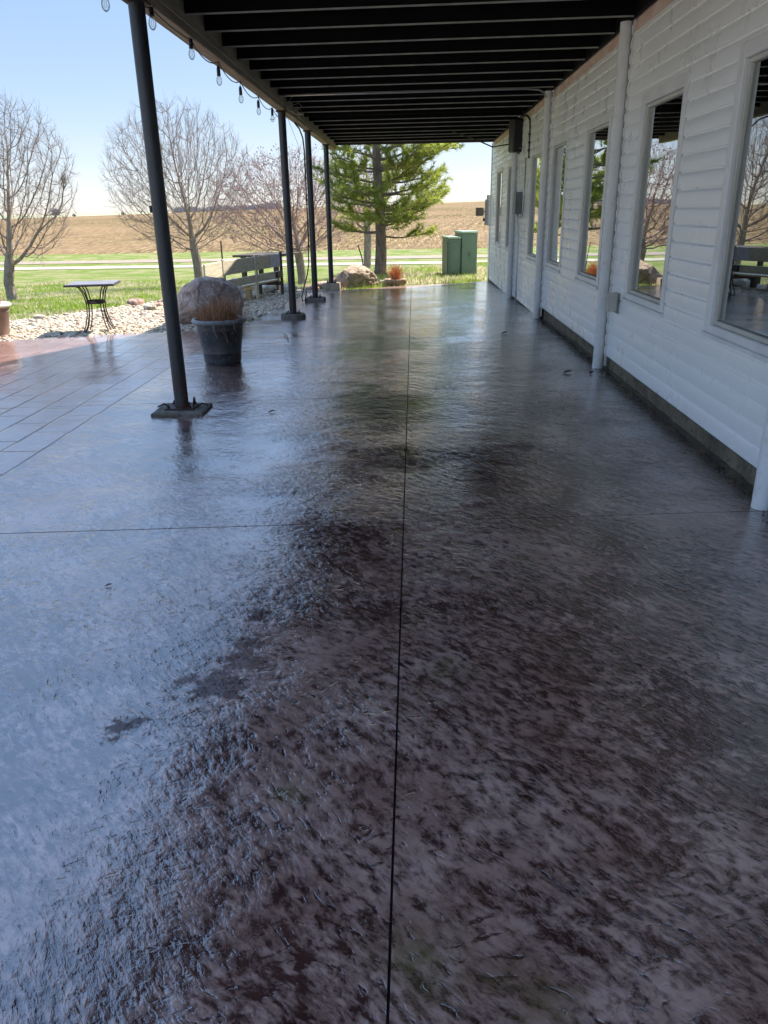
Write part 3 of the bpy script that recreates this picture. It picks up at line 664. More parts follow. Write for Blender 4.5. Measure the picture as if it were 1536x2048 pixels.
# ------------------------------------------------------------------ steel posts
PL = ['nearest black steel post with rusty foot on a low square concrete pad',
      'black steel post right behind the dark flower pot on a round concrete pad',
      'black steel post with a thin conduit strapped along its left side',
      'farthest black steel post standing on a sunlit tan concrete block']
for k, (y, hw, ph_, r) in enumerate([(6.12, .20, .03, .056), (12.37, .19, .07, .056), (15.29, .18, .07, .056), (18.4, .19, .14, .056)]):
    z0 = gz(y); t = thing('steel_post', (-1.9, y, z0), PL[k], 'post', 'black steel posts holding up the deck')
    q = MB(); q.tube([(0, 0, ph_+.008), (0, 0, .5), (0, 0, 1.4), (0, 0, 2.878-z0)], r, 28); q.build('pole', M['post'], t, smooth=False, local=True, angle=40)
    q = MB(); nn = 28 if k == 1 else 40; ring = []
    for j in range(nn):
        a = 2*math.pi*j/nn; c_, s_ = math.cos(a), math.sin(a)
        rr = hw if k == 1 else hw/max(abs(c_), abs(s_))*1.0
        rr *= 1+.07*mn.noise(Vector((c_*3, s_*3, k))); ring.append((rr*c_, rr*s_*(.85 if k == 0 else 1)))
    V = [(x*1.04, y_*1.04, -.04) for x, y_ in ring]+[(x*1.03, y_*1.03, ph_*.6) for x, y_ in ring]+[(x*.96, y_*.96, ph_+.006*mn.noise(Vector((x*9, y_*9, 0)))) for x, y_ in ring]+[(x*.5, y_*.5, ph_) for x, y_ in ring]
    q.add(V, [tuple(range(3*nn, 4*nn))]+[(i*nn+j, i*nn+(j+1) % nn, (i+1)*nn+(j+1) % nn, (i+1)*nn+j) for i in range(3) for j in range(nn)])
    q.build('concrete_pad', M['padl'] if k == 3 else M['pad'], t, smooth=False, local=True, angle=35)
    q = MB(); q.bev(-.115, .115, -.105, .105, ph_+.001, ph_+.013, .002); q.build('base_plate', M['steel'], t, local=True)
    for sx, sy in ((-1, -1), (1, -1), (1, 1), (-1, 1)):
        q = MB(); bx, by = sx*.088, sy*.078; q.lathe([(.013, ph_+.0135), (.013, ph_+.026), (.006, ph_+.027), (.006, ph_+.052+.01*sx), (.001, ph_+.054+.01*sx)], (bx, by, 0), 6); q.build('anchor_bolt', M['steel'], t, local=True)
    q = MB(); q.bev(-.075, .075, -.09, .09, 2.862-z0, 2.8775-z0, .002); q.build('top_plate', M['steel'], t, local=True)
    if k == 0:
        q = MB()
        for pts in ([(-.19, -.03, .045), (-.13, -.05, .075), (-.10, -.05, .05)], [(.14, -.06, .04), (.17, -.02, .07), (.21, 0, .05)], [(.10, -.02, .045), (.12, -.06, .11), (.125, -.06, .13)]): q = MB(); q.tube(pts, .007, 6); q.build('bent_rebar', M['steel'], t, local=True)
        q = MB(); q.bev(-.072, -.052, -.02, .02, 1.52, 1.57, .003); q.build('clip', M['blackp'], t, local=True)

# ------------------------------------------------------------------ white round columns on the wall
CL_ = ['white round column at the right edge of the photo beside the nearest window', 'white round column between the second and third nearest windows, scuffed foot',
       'white round column where the galvanised conduit ends overhead', 'farthest white round column just left of the grey electrical box']
for k, y in enumerate([3.89, 7.81, 11.93, 15.48]):
    z0 = gz(y); t = thing('round_column', (1.85, y, z0), CL_[k], 'column', 'white round columns standing along the wall')
    q = MB(); nn = 24; V = []; zs = [0, .012, .05, .12, .5, 1.2, 2.2, 2.995-z0]
    for zz in zs:
        for j in range(nn):
            a = 2*math.pi*j/nn; rr = .053*(1+(.10*mn.noise(Vector((math.cos(a)*2, math.sin(a)*2, zz*20+k))) if zz < .04 else 0)); V.append((rr*math.cos(a), rr*math.sin(a), zz))
    q.add(V, [(i*nn+j, i*nn+(j+1) % nn, (i+1)*nn+(j+1) % nn, (i+1)*nn+j) for i in range(len(zs)-1) for j in range(nn)]); q.build('shaft', M['colm'], t, local=True, smooth=True)
    q = MB()
    for i in range(26):
        zz = .13+i*CH+.02
        q.bev(.035, .068, -.066, -.050, zz, zz+.075, .006)
    q.bev(.045, .068, -.062, -.052, .03, 3.0, .002)
    q.build('edge_channel', M['trim'], t, local=True)

# ------------------------------------------------------------------ conduit, speaker, boxes
q = MB(); pts = [(-1.80, 11.60, 2.975), (-.5, 11.55, 2.972), (1.2, 11.50, 2.975), (1.50, 11.50, 2.975), (1.66, 11.56, 2.968), (1.76, 11.68, 2.945), (1.80, 11.82, 2.91)]
q.tube(pts, .012, 8); o = q.build('conduit', M['conduit'], smooth=True); tag(o, 'thin galvanised conduit crossing under the black deck to a white column', 'conduit')
t = thing('loudspeaker', (1.84, 15.10, 2.44), 'black loudspeaker hung from the deck against the far white column', 'loudspeaker')
Mz = Matrix.Rotation(R(14), 3, 'Z')
q = MB(); q.bev(-.13, .13, -.12, .12, 0, .53, .018, Mz); q.build('cabinet', M['blackp'], t, local=True)
q = MB(); q.bev(-.115, .115, -.131, -.121, .03, .50, .004, Mz); q.build('grille', pm('speaker_grille', (.012, .012, .012), (.02, .02, .02), 160, .6), t, local=True)
q = MB(); q.bev(-.014, .014, -.135, -.1315, .055, .075, .001, Mz); q.build('badge', M['lip'], t, local=True)
q = MB(); q.lathe([(.016, -.03), (.016, .0)], (.03, 0, 0), 10); q.build('knob', M['blackp'], t, local=True)
q = MB(); q.tube([(.03, .0, .56), (.03, 0, .66)], .042, 14); q.build('bracket', M['colm'], t, local=True)
q = MB(); q.tube([(1.71, 15.15, 2.58), (1.45, 15.6, 2.57), (1.15, 16.4, 2.78), (.8, 17.2, 2.97)], .012, 6)
tag(q.build('speaker_cable', M['rubber'], smooth=True), 'black cable running from the loudspeaker up to the deck joists', 'cable')
q = MB(); q.tube([(1.80, 14.4, 2.93), (1.86, 14.15, 2.93), (1.895, 14.02, 2.86), (1.90, 13.98, 2.70), (1.90, 13.98, 2.28)], .016, 8)
for zz in (2.62, 2.5, 2.38): q.bev(1.876, 1.91, 13.95, 14.01, zz, zz+.03, .003)
tag(q.build('power_cable', M['rubber'], smooth=True), 'black cable dropping down the wall beside the loudspeaker', 'cable')
t = thing('electrical_box', (1.90, 14.75, 1.42), 'small grey electrical box on the far wall with conduits above and below', 'electrical box')
q = MB(); q.bev(1.80, 1.903, 14.62, 14.92, 1.42, 1.78, .006); q.build('enclosure', M['ggrey'], t)
q = MB(); q.bev(1.792, 1.799, 14.61, 14.93, 1.41, 1.79, .002); q.build('cover', M['ggrey'], t)
q = MB(); q.tube([(1.87, 14.10, 2.30), (1.87, 14.10, 1.5), (1.87, 14.2, 1.42), (1.86, 14.5, 1.36), (1.855, 14.7, 1.38), (1.855, 14.72, 1.418)], .011, 7); q.build('upper_conduit', M['conduit'], t, smooth=True)
q = MB(); q.tube([(1.86, 14.8, 1.418), (1.86, 14.8, 1.3), (1.87, 14.7, 1.2), (1.87, 14.66, 1.0), (1.87, 14.62, -.08)], .017, 8); q.build('lower_conduit', M['colm'], t, smooth=True)
t = thing('meter_box', (1.80, 20.62, 1.35), 'grey meter box sticking out at the far corner of the white wall', 'meter box')
q = MB(); q.bev(1.78, 1.93, 20.58, 20.70, 1.14, 1.74, .008); q.bb(1.82, 1.91, 20.60, 20.68, 1.741, 1.84); q.build('enclosure', M['mgrey'], t)
q = MB(); q.tube([(1.90, 20.64, 1.139), (1.90, 20.64, -.2)], .02, 8); q.build('riser', M['colm'], t)
q = MB(); q.lathe([(.03, 0), (.035, .05), (.02, .07)], (1.765, 20.64, 1.24), 10); q.build('knockout', M['blackp'], t)
t = thing('wall_lamp', (1.5, 20.9, 1.4), 'brown box fixture beyond the grey meter box at the wall corner', 'fixture')
q = MB(); q.bev(1.58, 1.765, 20.85, 21.05, 1.36, 1.56, .01); q.build('housing', M['brown'], t); q = MB(); q.bev(1.766, 1.78, 20.9, 21.0, 1.40, 1.52, .002); q.bev(1.781, 1.93, 20.93, 20.97, 1.44, 1.48, .002); q.build('arm', M['brown'], t)
q = MB(); q.bev(1.865, 1.905, 12.16, 12.24, 1.47, 1.57, .004); q.bev(1.85, 1.864, 12.175, 12.225, 1.49, 1.55, .004)
tag(q.build('switch_box', M['blackp']), 'small black switch box on the wall right behind a white column', 'switch')
t = thing('outdoor_outlet', (1.90, 7.5, .6), 'outdoor power outlet with open white cover low on the wall', 'outlet')
q = MB(); q.bev(1.885, 1.912, 7.42, 7.56, .58, .76, .004); q.build('box', M['mgrey'], t)
q = MB()
for zz in (.615, .685): q.bev(1.877, 1.8845, 7.455, 7.525, zz, zz+.045, .004)
q.build('receptacle', M['ggrey'], t)
q = MB(); q.bev(1.80, 1.882, 7.398, 7.412, .60, .77, .004); q.bev(1.80, 1.808, 7.3975, 7.45, .60, .77, .003); q.build('cover', M['beige'], t)
q = MB(); q.tube([(1.895, 12.06, .25), (1.895, 12.06, .12), (1.88, 12.05, .06), (1.86, 12.02, -.03)], .014, 7); tag(q.build('drain_pipe', M['conduit'], smooth=True), 'short bent pipe at the foot of the wall beside a white column', 'pipe')

# ------------------------------------------------------------------ string lights
sl = thing('string_light', (-1.93, 9.5, 2.9), 'string of clear bulbs hung along the outer beam of the deck', 'string lights')
hooks = []
for hx, y, zb in [(-1.985, 4.70, 2.80), (-1.985, 5.76, 2.81), (-1.86, 6.33, 2.812), (-1.87, 7.41, 2.80), (-1.88, 8.42, 2.742), (-1.92, 9.62, 2.73), (-1.95, 10.84, 2.74), (-1.96, 11.93, 2.765), (-1.965, 12.99, 2.79)]:
    hooks.append((hx, y, 2.90 if hx < -1.98 else 2.873, zb))
q = MB()
for i in range(len(hooks)-1):
    a, b = hooks[i], hooks[i+1]; q.tube([(a[0]+(b[0]-a[0])*t_/8, a[1]+(b[1]-a[1])*t_/8, a[2]+(b[2]-a[2])*t_/8-.07*(1-(t_/4-1)**2)*(1 if i > 2 else .3)) for t_ in range(9)], .005, 5)
q.build('cable', M['cord'], sl, smooth=True)
for hx, y, zt, zb in hooks:
    q = MB(); q.tube([(hx, y, zt), (hx-.004, y, zb+.085)], .004, 5); q.lathe([(.006, .098), (.012, .088), (.017, .078), (.0185, .05), (.0175, .025), (.0195, .022), (.0195, .012), (.016, .010)][::-1], (hx-.004, y, zb), 14); sk = q.build('socket', M['blackp'], sl, smooth=True)
    q = MB(); q.lathe([(.001, -.075), (.010, -.072), (.020, -.062), (.0265, -.045), (.028, -.032), (.025, -.014), (.018, .002), (.0145, .0095)], (hx-.004, y, zb), 18); q.build('bulb', M['bulb'], sk, smooth=True)
    q = MB()
    for s_ in (-1, 1): q.tube([(hx-.004, y, zb+.008), (hx-.004+.007*s_, y, zb-.01), (hx-.004+.008*s_, y, zb-.04), (hx-.004+.003*s_, y, zb-.05)], .0012, 4)
    q.build('filament', M['filament'], sk)
q = MB(); q.tube([(-1.80, 3, 2.93), (-1.80, 6.5, 2.925), (-1.805, 12.2, 2.905), (-1.81, 20.0, 2.90)], .0045, 5)
tag(q.build('guy_wire', M['rope'], smooth=True), 'taut pale wire stretched along the inner side of the outer beam', 'wire')
q = MB(); random.seed(3)
for k in range(9):
    p = Vector((-1.84, 12.3, 2.90)); pts = [p]; d = Vector((random.uniform(-.3, 1), random.uniform(-.6, .9), random.uniform(-.5, .6))).normalized()
    for i in range(6):
        d = (d+Vector((random.gauss(0, .5), random.gauss(0, .5), random.gauss(0, .5)-.05))).normalized(); pts.append(pts[-1]+d*random.uniform(.03, .09))
    q.tube(pts, .0035, 4)
q.tube([(-1.86, 12.5, 2.86), (-1.80, 13.2, 2.5), (-1.82, 13.6, 2.2), (-1.78, 13.9, 1.95)], .003, 4); q.tube([(-1.9, 12.6, 2.2), (-1.86, 13.4, 2.15), (-1.84, 14.6, 2.35), (-1.86, 15.2, 2.45)], .003, 4)
tag(q.build('tangled_wire', M['rope']), 'loose tangle of tan wire at the top of a black post', 'wire')
q = MB(); q.tube([(-1.93, 13.9, 2.87), (-1.95, 14.6, 2.84), (-1.955, 15.0, 2.74), (-1.965, 15.2, 2.55), (-1.97, 15.23, 1.5), (-1.97, 15.22, .9)], .013, 7)
for zz in (1.1, 1.7, 2.3): q.lathe([(.018, 0), (.018, .03)], (-1.97, 15.23, zz), 8)
tag(q.build('conduit', M['cord'], smooth=True), 'dark conduit bending off the beam and down beside a black post', 'conduit')
q = MB(); q.tube([(-1.98, 15.2, .95), (-1.985, 15.2, .6), (-2.02, 15.2, .42), (-2.09, 15.18, .2), (-2.14, 15.12, .0), (-2.12, 15.05, -.07), (-2.07, 15.1, -.05), (-2.05, 15.15, .1)], .012, 7)
tag(q.build('hanging_cord', M['rubber'], smooth=True), 'black cord hanging to the ground beside the post with the conduit', 'cord')

# ------------------------------------------------------------------ pots
def stems(c, n, r0, h, spread, seed, w=.0035, tilt=1.0):
    rg = np.random.default_rng(seed); V = []; F = []; k = 0
    for i in range(n):
        a = rg.uniform(0, 6.28); rr = r0*math.sqrt(rg.random()); p = np.array([c[0]+rr*math.cos(a), c[1]+rr*math.sin(a), c[2]])
        th = rg.normal(0, .55)*tilt; az_ = a+rg.normal(0, .6); d = np.array([math.sin(th)*math.cos(az_)*spread, math.sin(th)*math.sin(az_)*spread, abs(math.cos(th))]); d /= np.linalg.norm(d)
        L = h*rg.uniform(.45, 1.1); seg = 4; ww = w*rg.uniform(.6, 1.3)
        s = np.cross(d, [0, 0, 1.]); s = s/(np.linalg.norm(s)+1e-6) if rg.random() < .5 else rg.normal(size=3); s = s/np.linalg.norm(s)
        for j in range(seg+1):
            t = j/seg; q = ww*(1-.7*t); V += [p-s*q, p+s*q]; 
            if j: b = k+2*j; F.append((b-2, b-1, b+1, b))
            d = d+rg.normal(0, .16, 3)+np.array([0, 0, -.03]); d /= np.linalg.norm(d); p = p+d*L/seg
        k += 2*(seg+1)
        # second ribbon at right angles so the stem has body
    return np.array(V), np.array(F)
t = thing('flower_pot', (-2.07, 8.30, 0), 'dark grey plastic pot with dead brown stems near the nearest post', 'flower pot')
q = MB(); q.lathe([(.185, 0), (.192, .012), (.198, .03), (.200, .05), (.205, .12), (.209, .125), (.207, .135), (.243, .36), (.2465, .365), (.246, .375), (.256, .43), (.258, .44), (.24, .44), (.225, .38), (.22, .38)], (-2.07, 8.30, 0), 56); q.build('body', M['pot'], t, angle=40)
q = MB(); q.lathe([(.259, .425), (.279, .428), (.289, .438), (.292, .452), (.287, .467), (.276, .475), (.262, .474), (.252, .462), (.245, .44)], (-2.07, 8.30, 0), 56); q.build('rim', M['potrim'], t, smooth=True)
q = MB(); q.lathe([(.232, .40), (.13, .412), (.0, .405)], (-2.07, 8.30, 0), 30); q.build('soil', M['soil'], t)
V, F = stems((-2.07, 8.30, .40), 1300, .19, .29, 1.6, 5, .0042); np_mesh('dead_plant', V, F, M['dry'], t)
q = MB(); random.seed(2)
for k in range(5):
    a = -1.9+.35*k; pts = [Vector((-2.07+.2*math.cos(a), 8.3+.2*math.sin(a), .42)), Vector((-2.07+.30*math.cos(a), 8.3+.30*math.sin(a), .49)), Vector((-2.07+.31*math.cos(a), 8.3+.31*math.sin(a), .40)), Vector((-2.07+.295*math.cos(a+.1), 8.3+.295*math.sin(a+.1), .40-.05*(k % 3+1)))]
    q.tube(pts, .0022, 4)
q.build('trailing_stem', M['dry'], t)
t = thing('flower_pot', (-5.83, 10.52, 0), 'tan pot with cream rim and orange dry stems beside the gravel at far left', 'flower pot')
c0 = (-5.83, 10.52, -.02)
q = MB(); q.lathe([(.25, 0), (.262, .02), (.258, .04), (.262, .05), (.300, .33), (.304, .335), (.302, .345), (.312, .40), (.29, .41), (.28, .35)], c0, 48); q.build('body', M['potl'], t, angle=40)
q = MB(); q.lathe([(.312, .395), (.332, .398), (.342, .41), (.344, .425), (.338, .44), (.325, .447), (.308, .443), (.298, .42)], c0, 48); q.build('rim', M['potlrim'], t, smooth=True)
q = MB(); q.lathe([(.29, .38), (.15, .39), (0, .385)], c0, 24); q.build('soil', M['soil'], t)
V, F = stems((c0[0], c0[1], .37), 520, .22, .26, .8, 6, .0045, .7); np_mesh('dead_plant', V, F, M['orange'], t)
t = thing('bowl_planter', (-.44, 19.45, -.2), 'low tan bowl planter with an orange dry shrub at the far patio edge', 'planter')
c0 = (-.44, 19.45, -.20)
q = MB(); q.lathe([(.15, 0), (.22, .03), (.265, .09), (.28, .15), (.275, .175), (.25, .17), (.22, .14), (0, .14)], c0, 40); q.build('bowl', M['potl'] if False else M['b2'], t, smooth=True)
V, F = stems((c0[0], c0[1]+.02, c0[2]+.14), 420, .11, .42, 1.1, 8, .005, .75); np_mesh('dry_shrub', V, F, M['orange'], t)

# ------------------------------------------------------------------ rocks
def rock(name, c, d, mat, label, cat, seed, rough=.18, cuts=6, rz=0, group=None, sub=4, crack=False, parent=None):
    import bmesh
    bm = bmesh.new(); bmesh.ops.create_icosphere(bm, subdivisions=sub, radius=1); rg = random.Random(seed); o3 = Vector((seed*3.7, seed*1.3, seed*.7))
    planes = []
    for i in range(cuts):
        n_ = Vector((rg.gauss(0, 1), rg.gauss(0, 1), rg.gauss(0, .6))).normalized(); planes.append((n_, rg.uniform(.62, .86)))
    Mz = Matrix.Rotation(rz, 3, 'Z')
    for v in bm.verts:
        p = v.co.copy()
        for n_, h_ in planes:
            e = p.dot(n_)-h_
            if e > 0: p -= n_*e*.88
        p *= 1+rough*mn.noise(p*1.3+o3)+rough*.45*mn.noise(p*3.1+o3)+rough*.22*mn.noise(p*8+o3)
        if crack: p *= 1-.07*max(0, 1-abs(mn.noise(p*2.4+o3))*9)-.03*max(0, 1-abs(mn.noise(p*5.1+o3))*7)
        v.co = Mz @ Vector((p.x*d[0]/2, p.y*d[1]/2, p.z*d[2]/2))
    me = bpy.data.meshes.new(name); bm.to_mesh(me); bm.free(); me.materials.append(mat); me.polygons.foreach_set('use_smooth', [True]*len(me.polygons))
    o = bpy.data.objects.new(name, me); COL.objects.link(o); o.location = c
    return tag(o, label, cat, group)
rock('boulder', (-3.13, 12.0, .17), (1.04, .95, .92), M['b1'], 'big pinkish grey boulder behind the dark flower pot', 'boulder', 4, .15, 6, .3, sub=5)
rock('boulder', (-1.50, 19.2, -.08), (1.36, 1.0, .76), M['b2'], 'sunlit tan boulder with cracked face behind the farthest post', 'boulder', 9, .13, 3, .2, sub=5, crack=True)
for i, (x, y, s, mt, lb) in enumerate([
    (-5.42, 15.25, .30, 'rockp', 'pink rock at the lawn edge behind the square table'), (-5.05, 15.85, .20, 'rockp', 'small rusty pink rock right of the pink rock near the table'),
    (-6.25, 12.95, .21, 'rockc', 'round cream rock at the left end of the gravel edge'), (-6.62, 12.3, .17, 'rockc', 'flat cream rock between the tan pot and the round cream rock'),
    (-4.78, 14.2, .26, 'rockc', 'flat white rock on gravel between the table and the nearest post'), (-5.6, 14.0, .17, 'rockc', 'small pale rock on the gravel edge behind the square table'),
    (-4.9, 14.9, .20, 'rockp', 'low brownish rock lying on gravel in front of the rusty pink rock'), (-3.35, 17.9, .5, 'rockc', 'wide cream rock under the wooden bench'), (-2.85, 18.05, .42, 'rockc', 'large cream rock between the bench and a black post'),
    (-3.75, 17.2, .30, 'rockc', 'cream rock on gravel beside the tank under the bench'), (-2.35, 18.4, .30, 'rockp', 'pinkish rock at the gravel end behind a black post'), (-.98, 19.35, .26, 'rockc', 'small pale rock between the tan boulder and the bowl planter'), (-.72, 19.9, .30, 'rockc', 'flat cream rock just left of the bowl planter'), (-2.12, 18.75, .42, 'b2', 'low tan rock tucked against the left side of the sunlit boulder')]):
    z = gravz(x, y) if inside(x, y, GP) else ter(x, y)
    rock('rock', (x, y, z+s*.17), (s*1.15, s, s*.62), M[mt], lb, 'rock', 20+i, .22, 5, i*.7, 'rocks edging the gravel bed', sub=3)

# ------------------------------------------------------------------ bistro table
tx, ty = -4.47, 10.98; tz = gravz(tx, ty)
t = thing('bistro_table', (tx, ty, tz), 'square patio table with grey top and curved bronze iron legs on the gravel', 'table', rz=R(12))
q = MB(); q.bev(-.33, .33, -.33, .33, .652, .676, .006); q.build('table_rim', M['iron'], t, local=True)
q = MB(); q.bev(-.315, .315, -.315, .315, .6765, .683, .003); q.build('table_top', M['slate'], t, local=True)
for k in range(4):
    a = R(45+90*k); q = MB(); ca, sa = math.cos(a), math.sin(a)
    for off in (-.022, .022):
        pts = [(r*ca-off*sa, r*sa+off*ca, z) for r, z in ((.27, .648), (.225, .63), (.175, .56), (.145, .46), (.135, .36), (.15, .25), (.19, .12), (.25, .02), (.285, -.015))]
        q.tube(pts, .0085, 7)
    q.build('leg', M['iron'], t, local=True, smooth=True)
q = MB(); q.lathe([(.112, .40), (.122, .40), (.122, .445), (.112, .445), (.112, .40)], (0, 0, 0), 28)
for k in range(8):
    a = R(45*k+10); q.tube([(.02*math.cos(a), .02*math.sin(a), .42), (.07*math.cos(a+.5), .07*math.sin(a+.5), .43), (.113*math.cos(a), .113*math.sin(a), .42)], .005, 5)
q.build('brace_ring', M['iron'], t, local=True)

# ------------------------------------------------------------------ wooden bench and fire pit table
BP = [(-3.62, 13.75), (-3.53, 14.72), (-3.20, 16.2), (-2.86, 17.35)]; bz = -.20
t = thing('wooden_bench', (-3.45, 16.0, bz), 'weathered wooden bench with angled backrest facing the field, a notice on its end', 'bench')
def plank(q, a, b, z0, z1, th, off=0.0, ext=0.0):
    a = Vector((*a, 0)); b = Vector((*b, 0)); d = (b-a).normalized(); nrm = Vector((d.y, -d.x, 0)); L = (b-a).length
    Mr = Matrix((( nrm.x, d.x, 0), (nrm.y, d.y, 0), (0, 0, 1)))
    q.bev(-th/2, th/2, -L/2-ext, L/2+ext, z0, z1, .005, Mr, ((a+b)/2+nrm*off))
q = MB()
for i in range(3): plank(q, BP[i], BP[i+1], bz+.64, bz+.90, .035, 0, -.008)
q.build('top_plank', M['wood'], t)
q = MB()
for i in range(3): plank(q, BP[i], BP[i+1], bz+.40, bz+.55, .035, -.0, -.008)
q.build('back_plank', M['wood'], t)
for kk, off in enumerate((-.16, -.32, -.48)):
    q = MB()
    for i in range(3): plank(q, BP[i], BP[i+1], bz+.33, bz+.368, .145, off, -.008)
    q.build('seat_plank', M['wood'], t)
for k, p in enumerate([(-3.55, 14.74), (-3.22, 16.15), (-2.90, 17.3)]):
    q = MB(); d = Vector((BP[2][0]-BP[1][0], BP[2][1]-BP[1][1], 0)).normalized(); nrm = Vector((d.y, -d.x, 0)); Mr = Matrix(((nrm.x, d.x, 0), (nrm.y, d.y, 0), (0, 0, 1)))
    q.bev(.020, .058, -.045, .045, bz+.20 if k < 1 else bz-.06, bz+.93, .004, Mr, (*p, 0))
    q.bev(-.55, .019, -.04, .04, bz+.25, bz+.329, .004, Mr, (*p, 0))
    if k != 2: q.bev(-.22, -.10, -.05, .05, bz-.08, bz+.248, .004, Mr, (*p, 0))
    q.bev(-.54, -.45, -.045, .045, bz-.08, bz+.249, .004, Mr, (*p, 0))
    q.build('frame', M['darkwood'] if k == 2 else M['wood'], t, label='dark stained end frame' if k == 2 else None)
q = MB(); d = Vector((BP[3][0]-BP[2][0], BP[3][1]-BP[2][1], 0)).normalized(); nrm = Vector((d.y, -d.x, 0)); Mr = Matrix(((nrm.x, d.x, 0), (nrm.y, d.y, 0), (0, 0, 1)))
q.bev(.0185, .024, -.24, .24, bz+.645, bz+.895, .001, Mr, (-2.95, 17.05, 0)); nb = q.build('notice', M['paper'], t, label='pale notice with a dark round mark')
q = MB(); q.tube([Vector((-2.95, 17.09, bz+.79))+nrm*.0245, Vector((-2.95, 17.09, bz+.79))+nrm*.027], .05, 16); q.tube([Vector((-2.95, 17.09, bz+.84))+nrm*.0245, Vector((-2.95, 17.09, bz+.84))+nrm*.027], .028, 12); q.build('mark', M['blackp'], nb)
q = MB(); q.bev(.019, .06, -.13, .13, bz+.42, bz+.54, .004, Mr, (-2.92, 17.15, 0)); q.build('end_box', M['blackp'], t)
q = MB(); q.bev(-.05, .02, -1.5, 1.2, bz+.0, bz+.05, .006, Mr, (-3.15, 16.4, 0)); q.build('ground_beam', M['darkwood'], t)
t = thing('outdoor_table', (-3.45, 19.0, -.30), 'dark outdoor table half hidden behind the wooden bench', 'table', rz=R(-12))
q = MB(); q.bev(-.58, .55, -.7, .7, .88, .925, .006); q.build('table_top', M['darkwood'], t, local=True)
for x_, y_ in ((-.4, -.5), (.4, -.5), (-.4, .5), (.4, .5)):
    q = MB(); q.bev(x_-.05, x_+.05, y_-.05, y_+.05, -.1, .878, .005); q.build('leg', M['darkwood'], t, local=True)
q = MB(); q.bev(.37, .43, -.44, .44, .18, .25, .005); q.bev(-.43, -.37, -.44, .44, .18, .25, .005); q.build('stretcher', M['darkwood'], t, local=True)
t = thing('propane_tank', (-3.52, 15.6, gravz(-3.52, 15.6)), 'pale propane tank with blue label between the boulder and the bench', 'gas tank')
q = MB(); q.lathe([(.10, .0), (.105, .02), (.10, .03), (.135, .06), (.152, .11), (.155, .14), (.155, .26), (.150, .30), (.125, .345), (.08, .37), (.03, .38)], (0, 0, 0), 28); q.build('cylinder', M['tank'], t, local=True, smooth=True)
q = MB(); q.lathe([(.098, .35), (.098, .46), (.092, .46), (.092, .35)], (0, 0, 0), 24); q.build('collar', M['tank'], t, local=True, angle=40)
q = MB(); q.lathe([(.018, .38), (.018, .42), (.03, .425), (.03, .45), (.005, .455)], (0, 0, 0), 12); q.build('valve', M['iron'], t, local=True)
q = MB(); V = []
for i in range(9):
    a = R(-115+8*i); V += [(.1575*math.cos(a), .1575*math.sin(a), .15), (.1575*math.cos(a), .1575*math.sin(a), .25)]
q.add(V, [(2*i, 2*i+2, 2*i+3, 2*i+1) for i in range(8)]); q.build('label', M['blue'], t, local=True)

# ------------------------------------------------------------------ utility cabinets
t = thing('utility_cabinet', (1.27, 23.6, -.33), 'green double utility cabinet on the lawn, taller on its right side', 'utility cabinet', rz=R(9))
q = MB(); q.bev(-.42, .60, -.52, .52, -.10, .07, .01); q.build('pad', M['greenl'], t, local=True)
q = MB(); q.bev(-.36, .02, -.44, .42, .071, 1.08, .012); q.build('low_box', M['green'], t, local=True)
q = MB(); q.bev(-.30, -.02, -.452, -.441, .16, .98, .006); q.bev(-.375, -.361, -.40, .38, .09, 1.0, .004); q.build('door', M['green'], t, local=True)
q = MB(); q.bev(-.38, .019, -.465, .44, 1.081, 1.14, .01); q.build('low_lid', M['greenl'], t, local=True)
q = MB(); q.bev(.021, .47, -.50, .48, .071, 1.22, .012); q.build('tall_box', M['green'], t, local=True)
q = MB(); q.bev(.0, .49, -.525, .50, 1.221, 1.28, .01); q.build('tall_lid', M['greenl'], t, local=True)
q = MB(); q.bev(.22, .26, -.512, -.501, .60, .72, .003); q.build('latch', M['greend'], t, local=True)
q = MB(); q.tube([(-1.60, 26.3, -.6), (-1.68, 26.3, .1), (-1.80, 26.35, .48)], .022, 6); tag(q.build('iron_stake', M['darkwood']), 'thin dark stake leaning in the lawn left of the pine trunk', 'stake')
q = MB(); q.tube([(-8.35, 35, -1.7), (-8.35, 35, .45)], .035, 6); tag(q.build('fence_post', M['darkwood']), 'thin bare post in the grass right beside the middle bare tree', 'post')

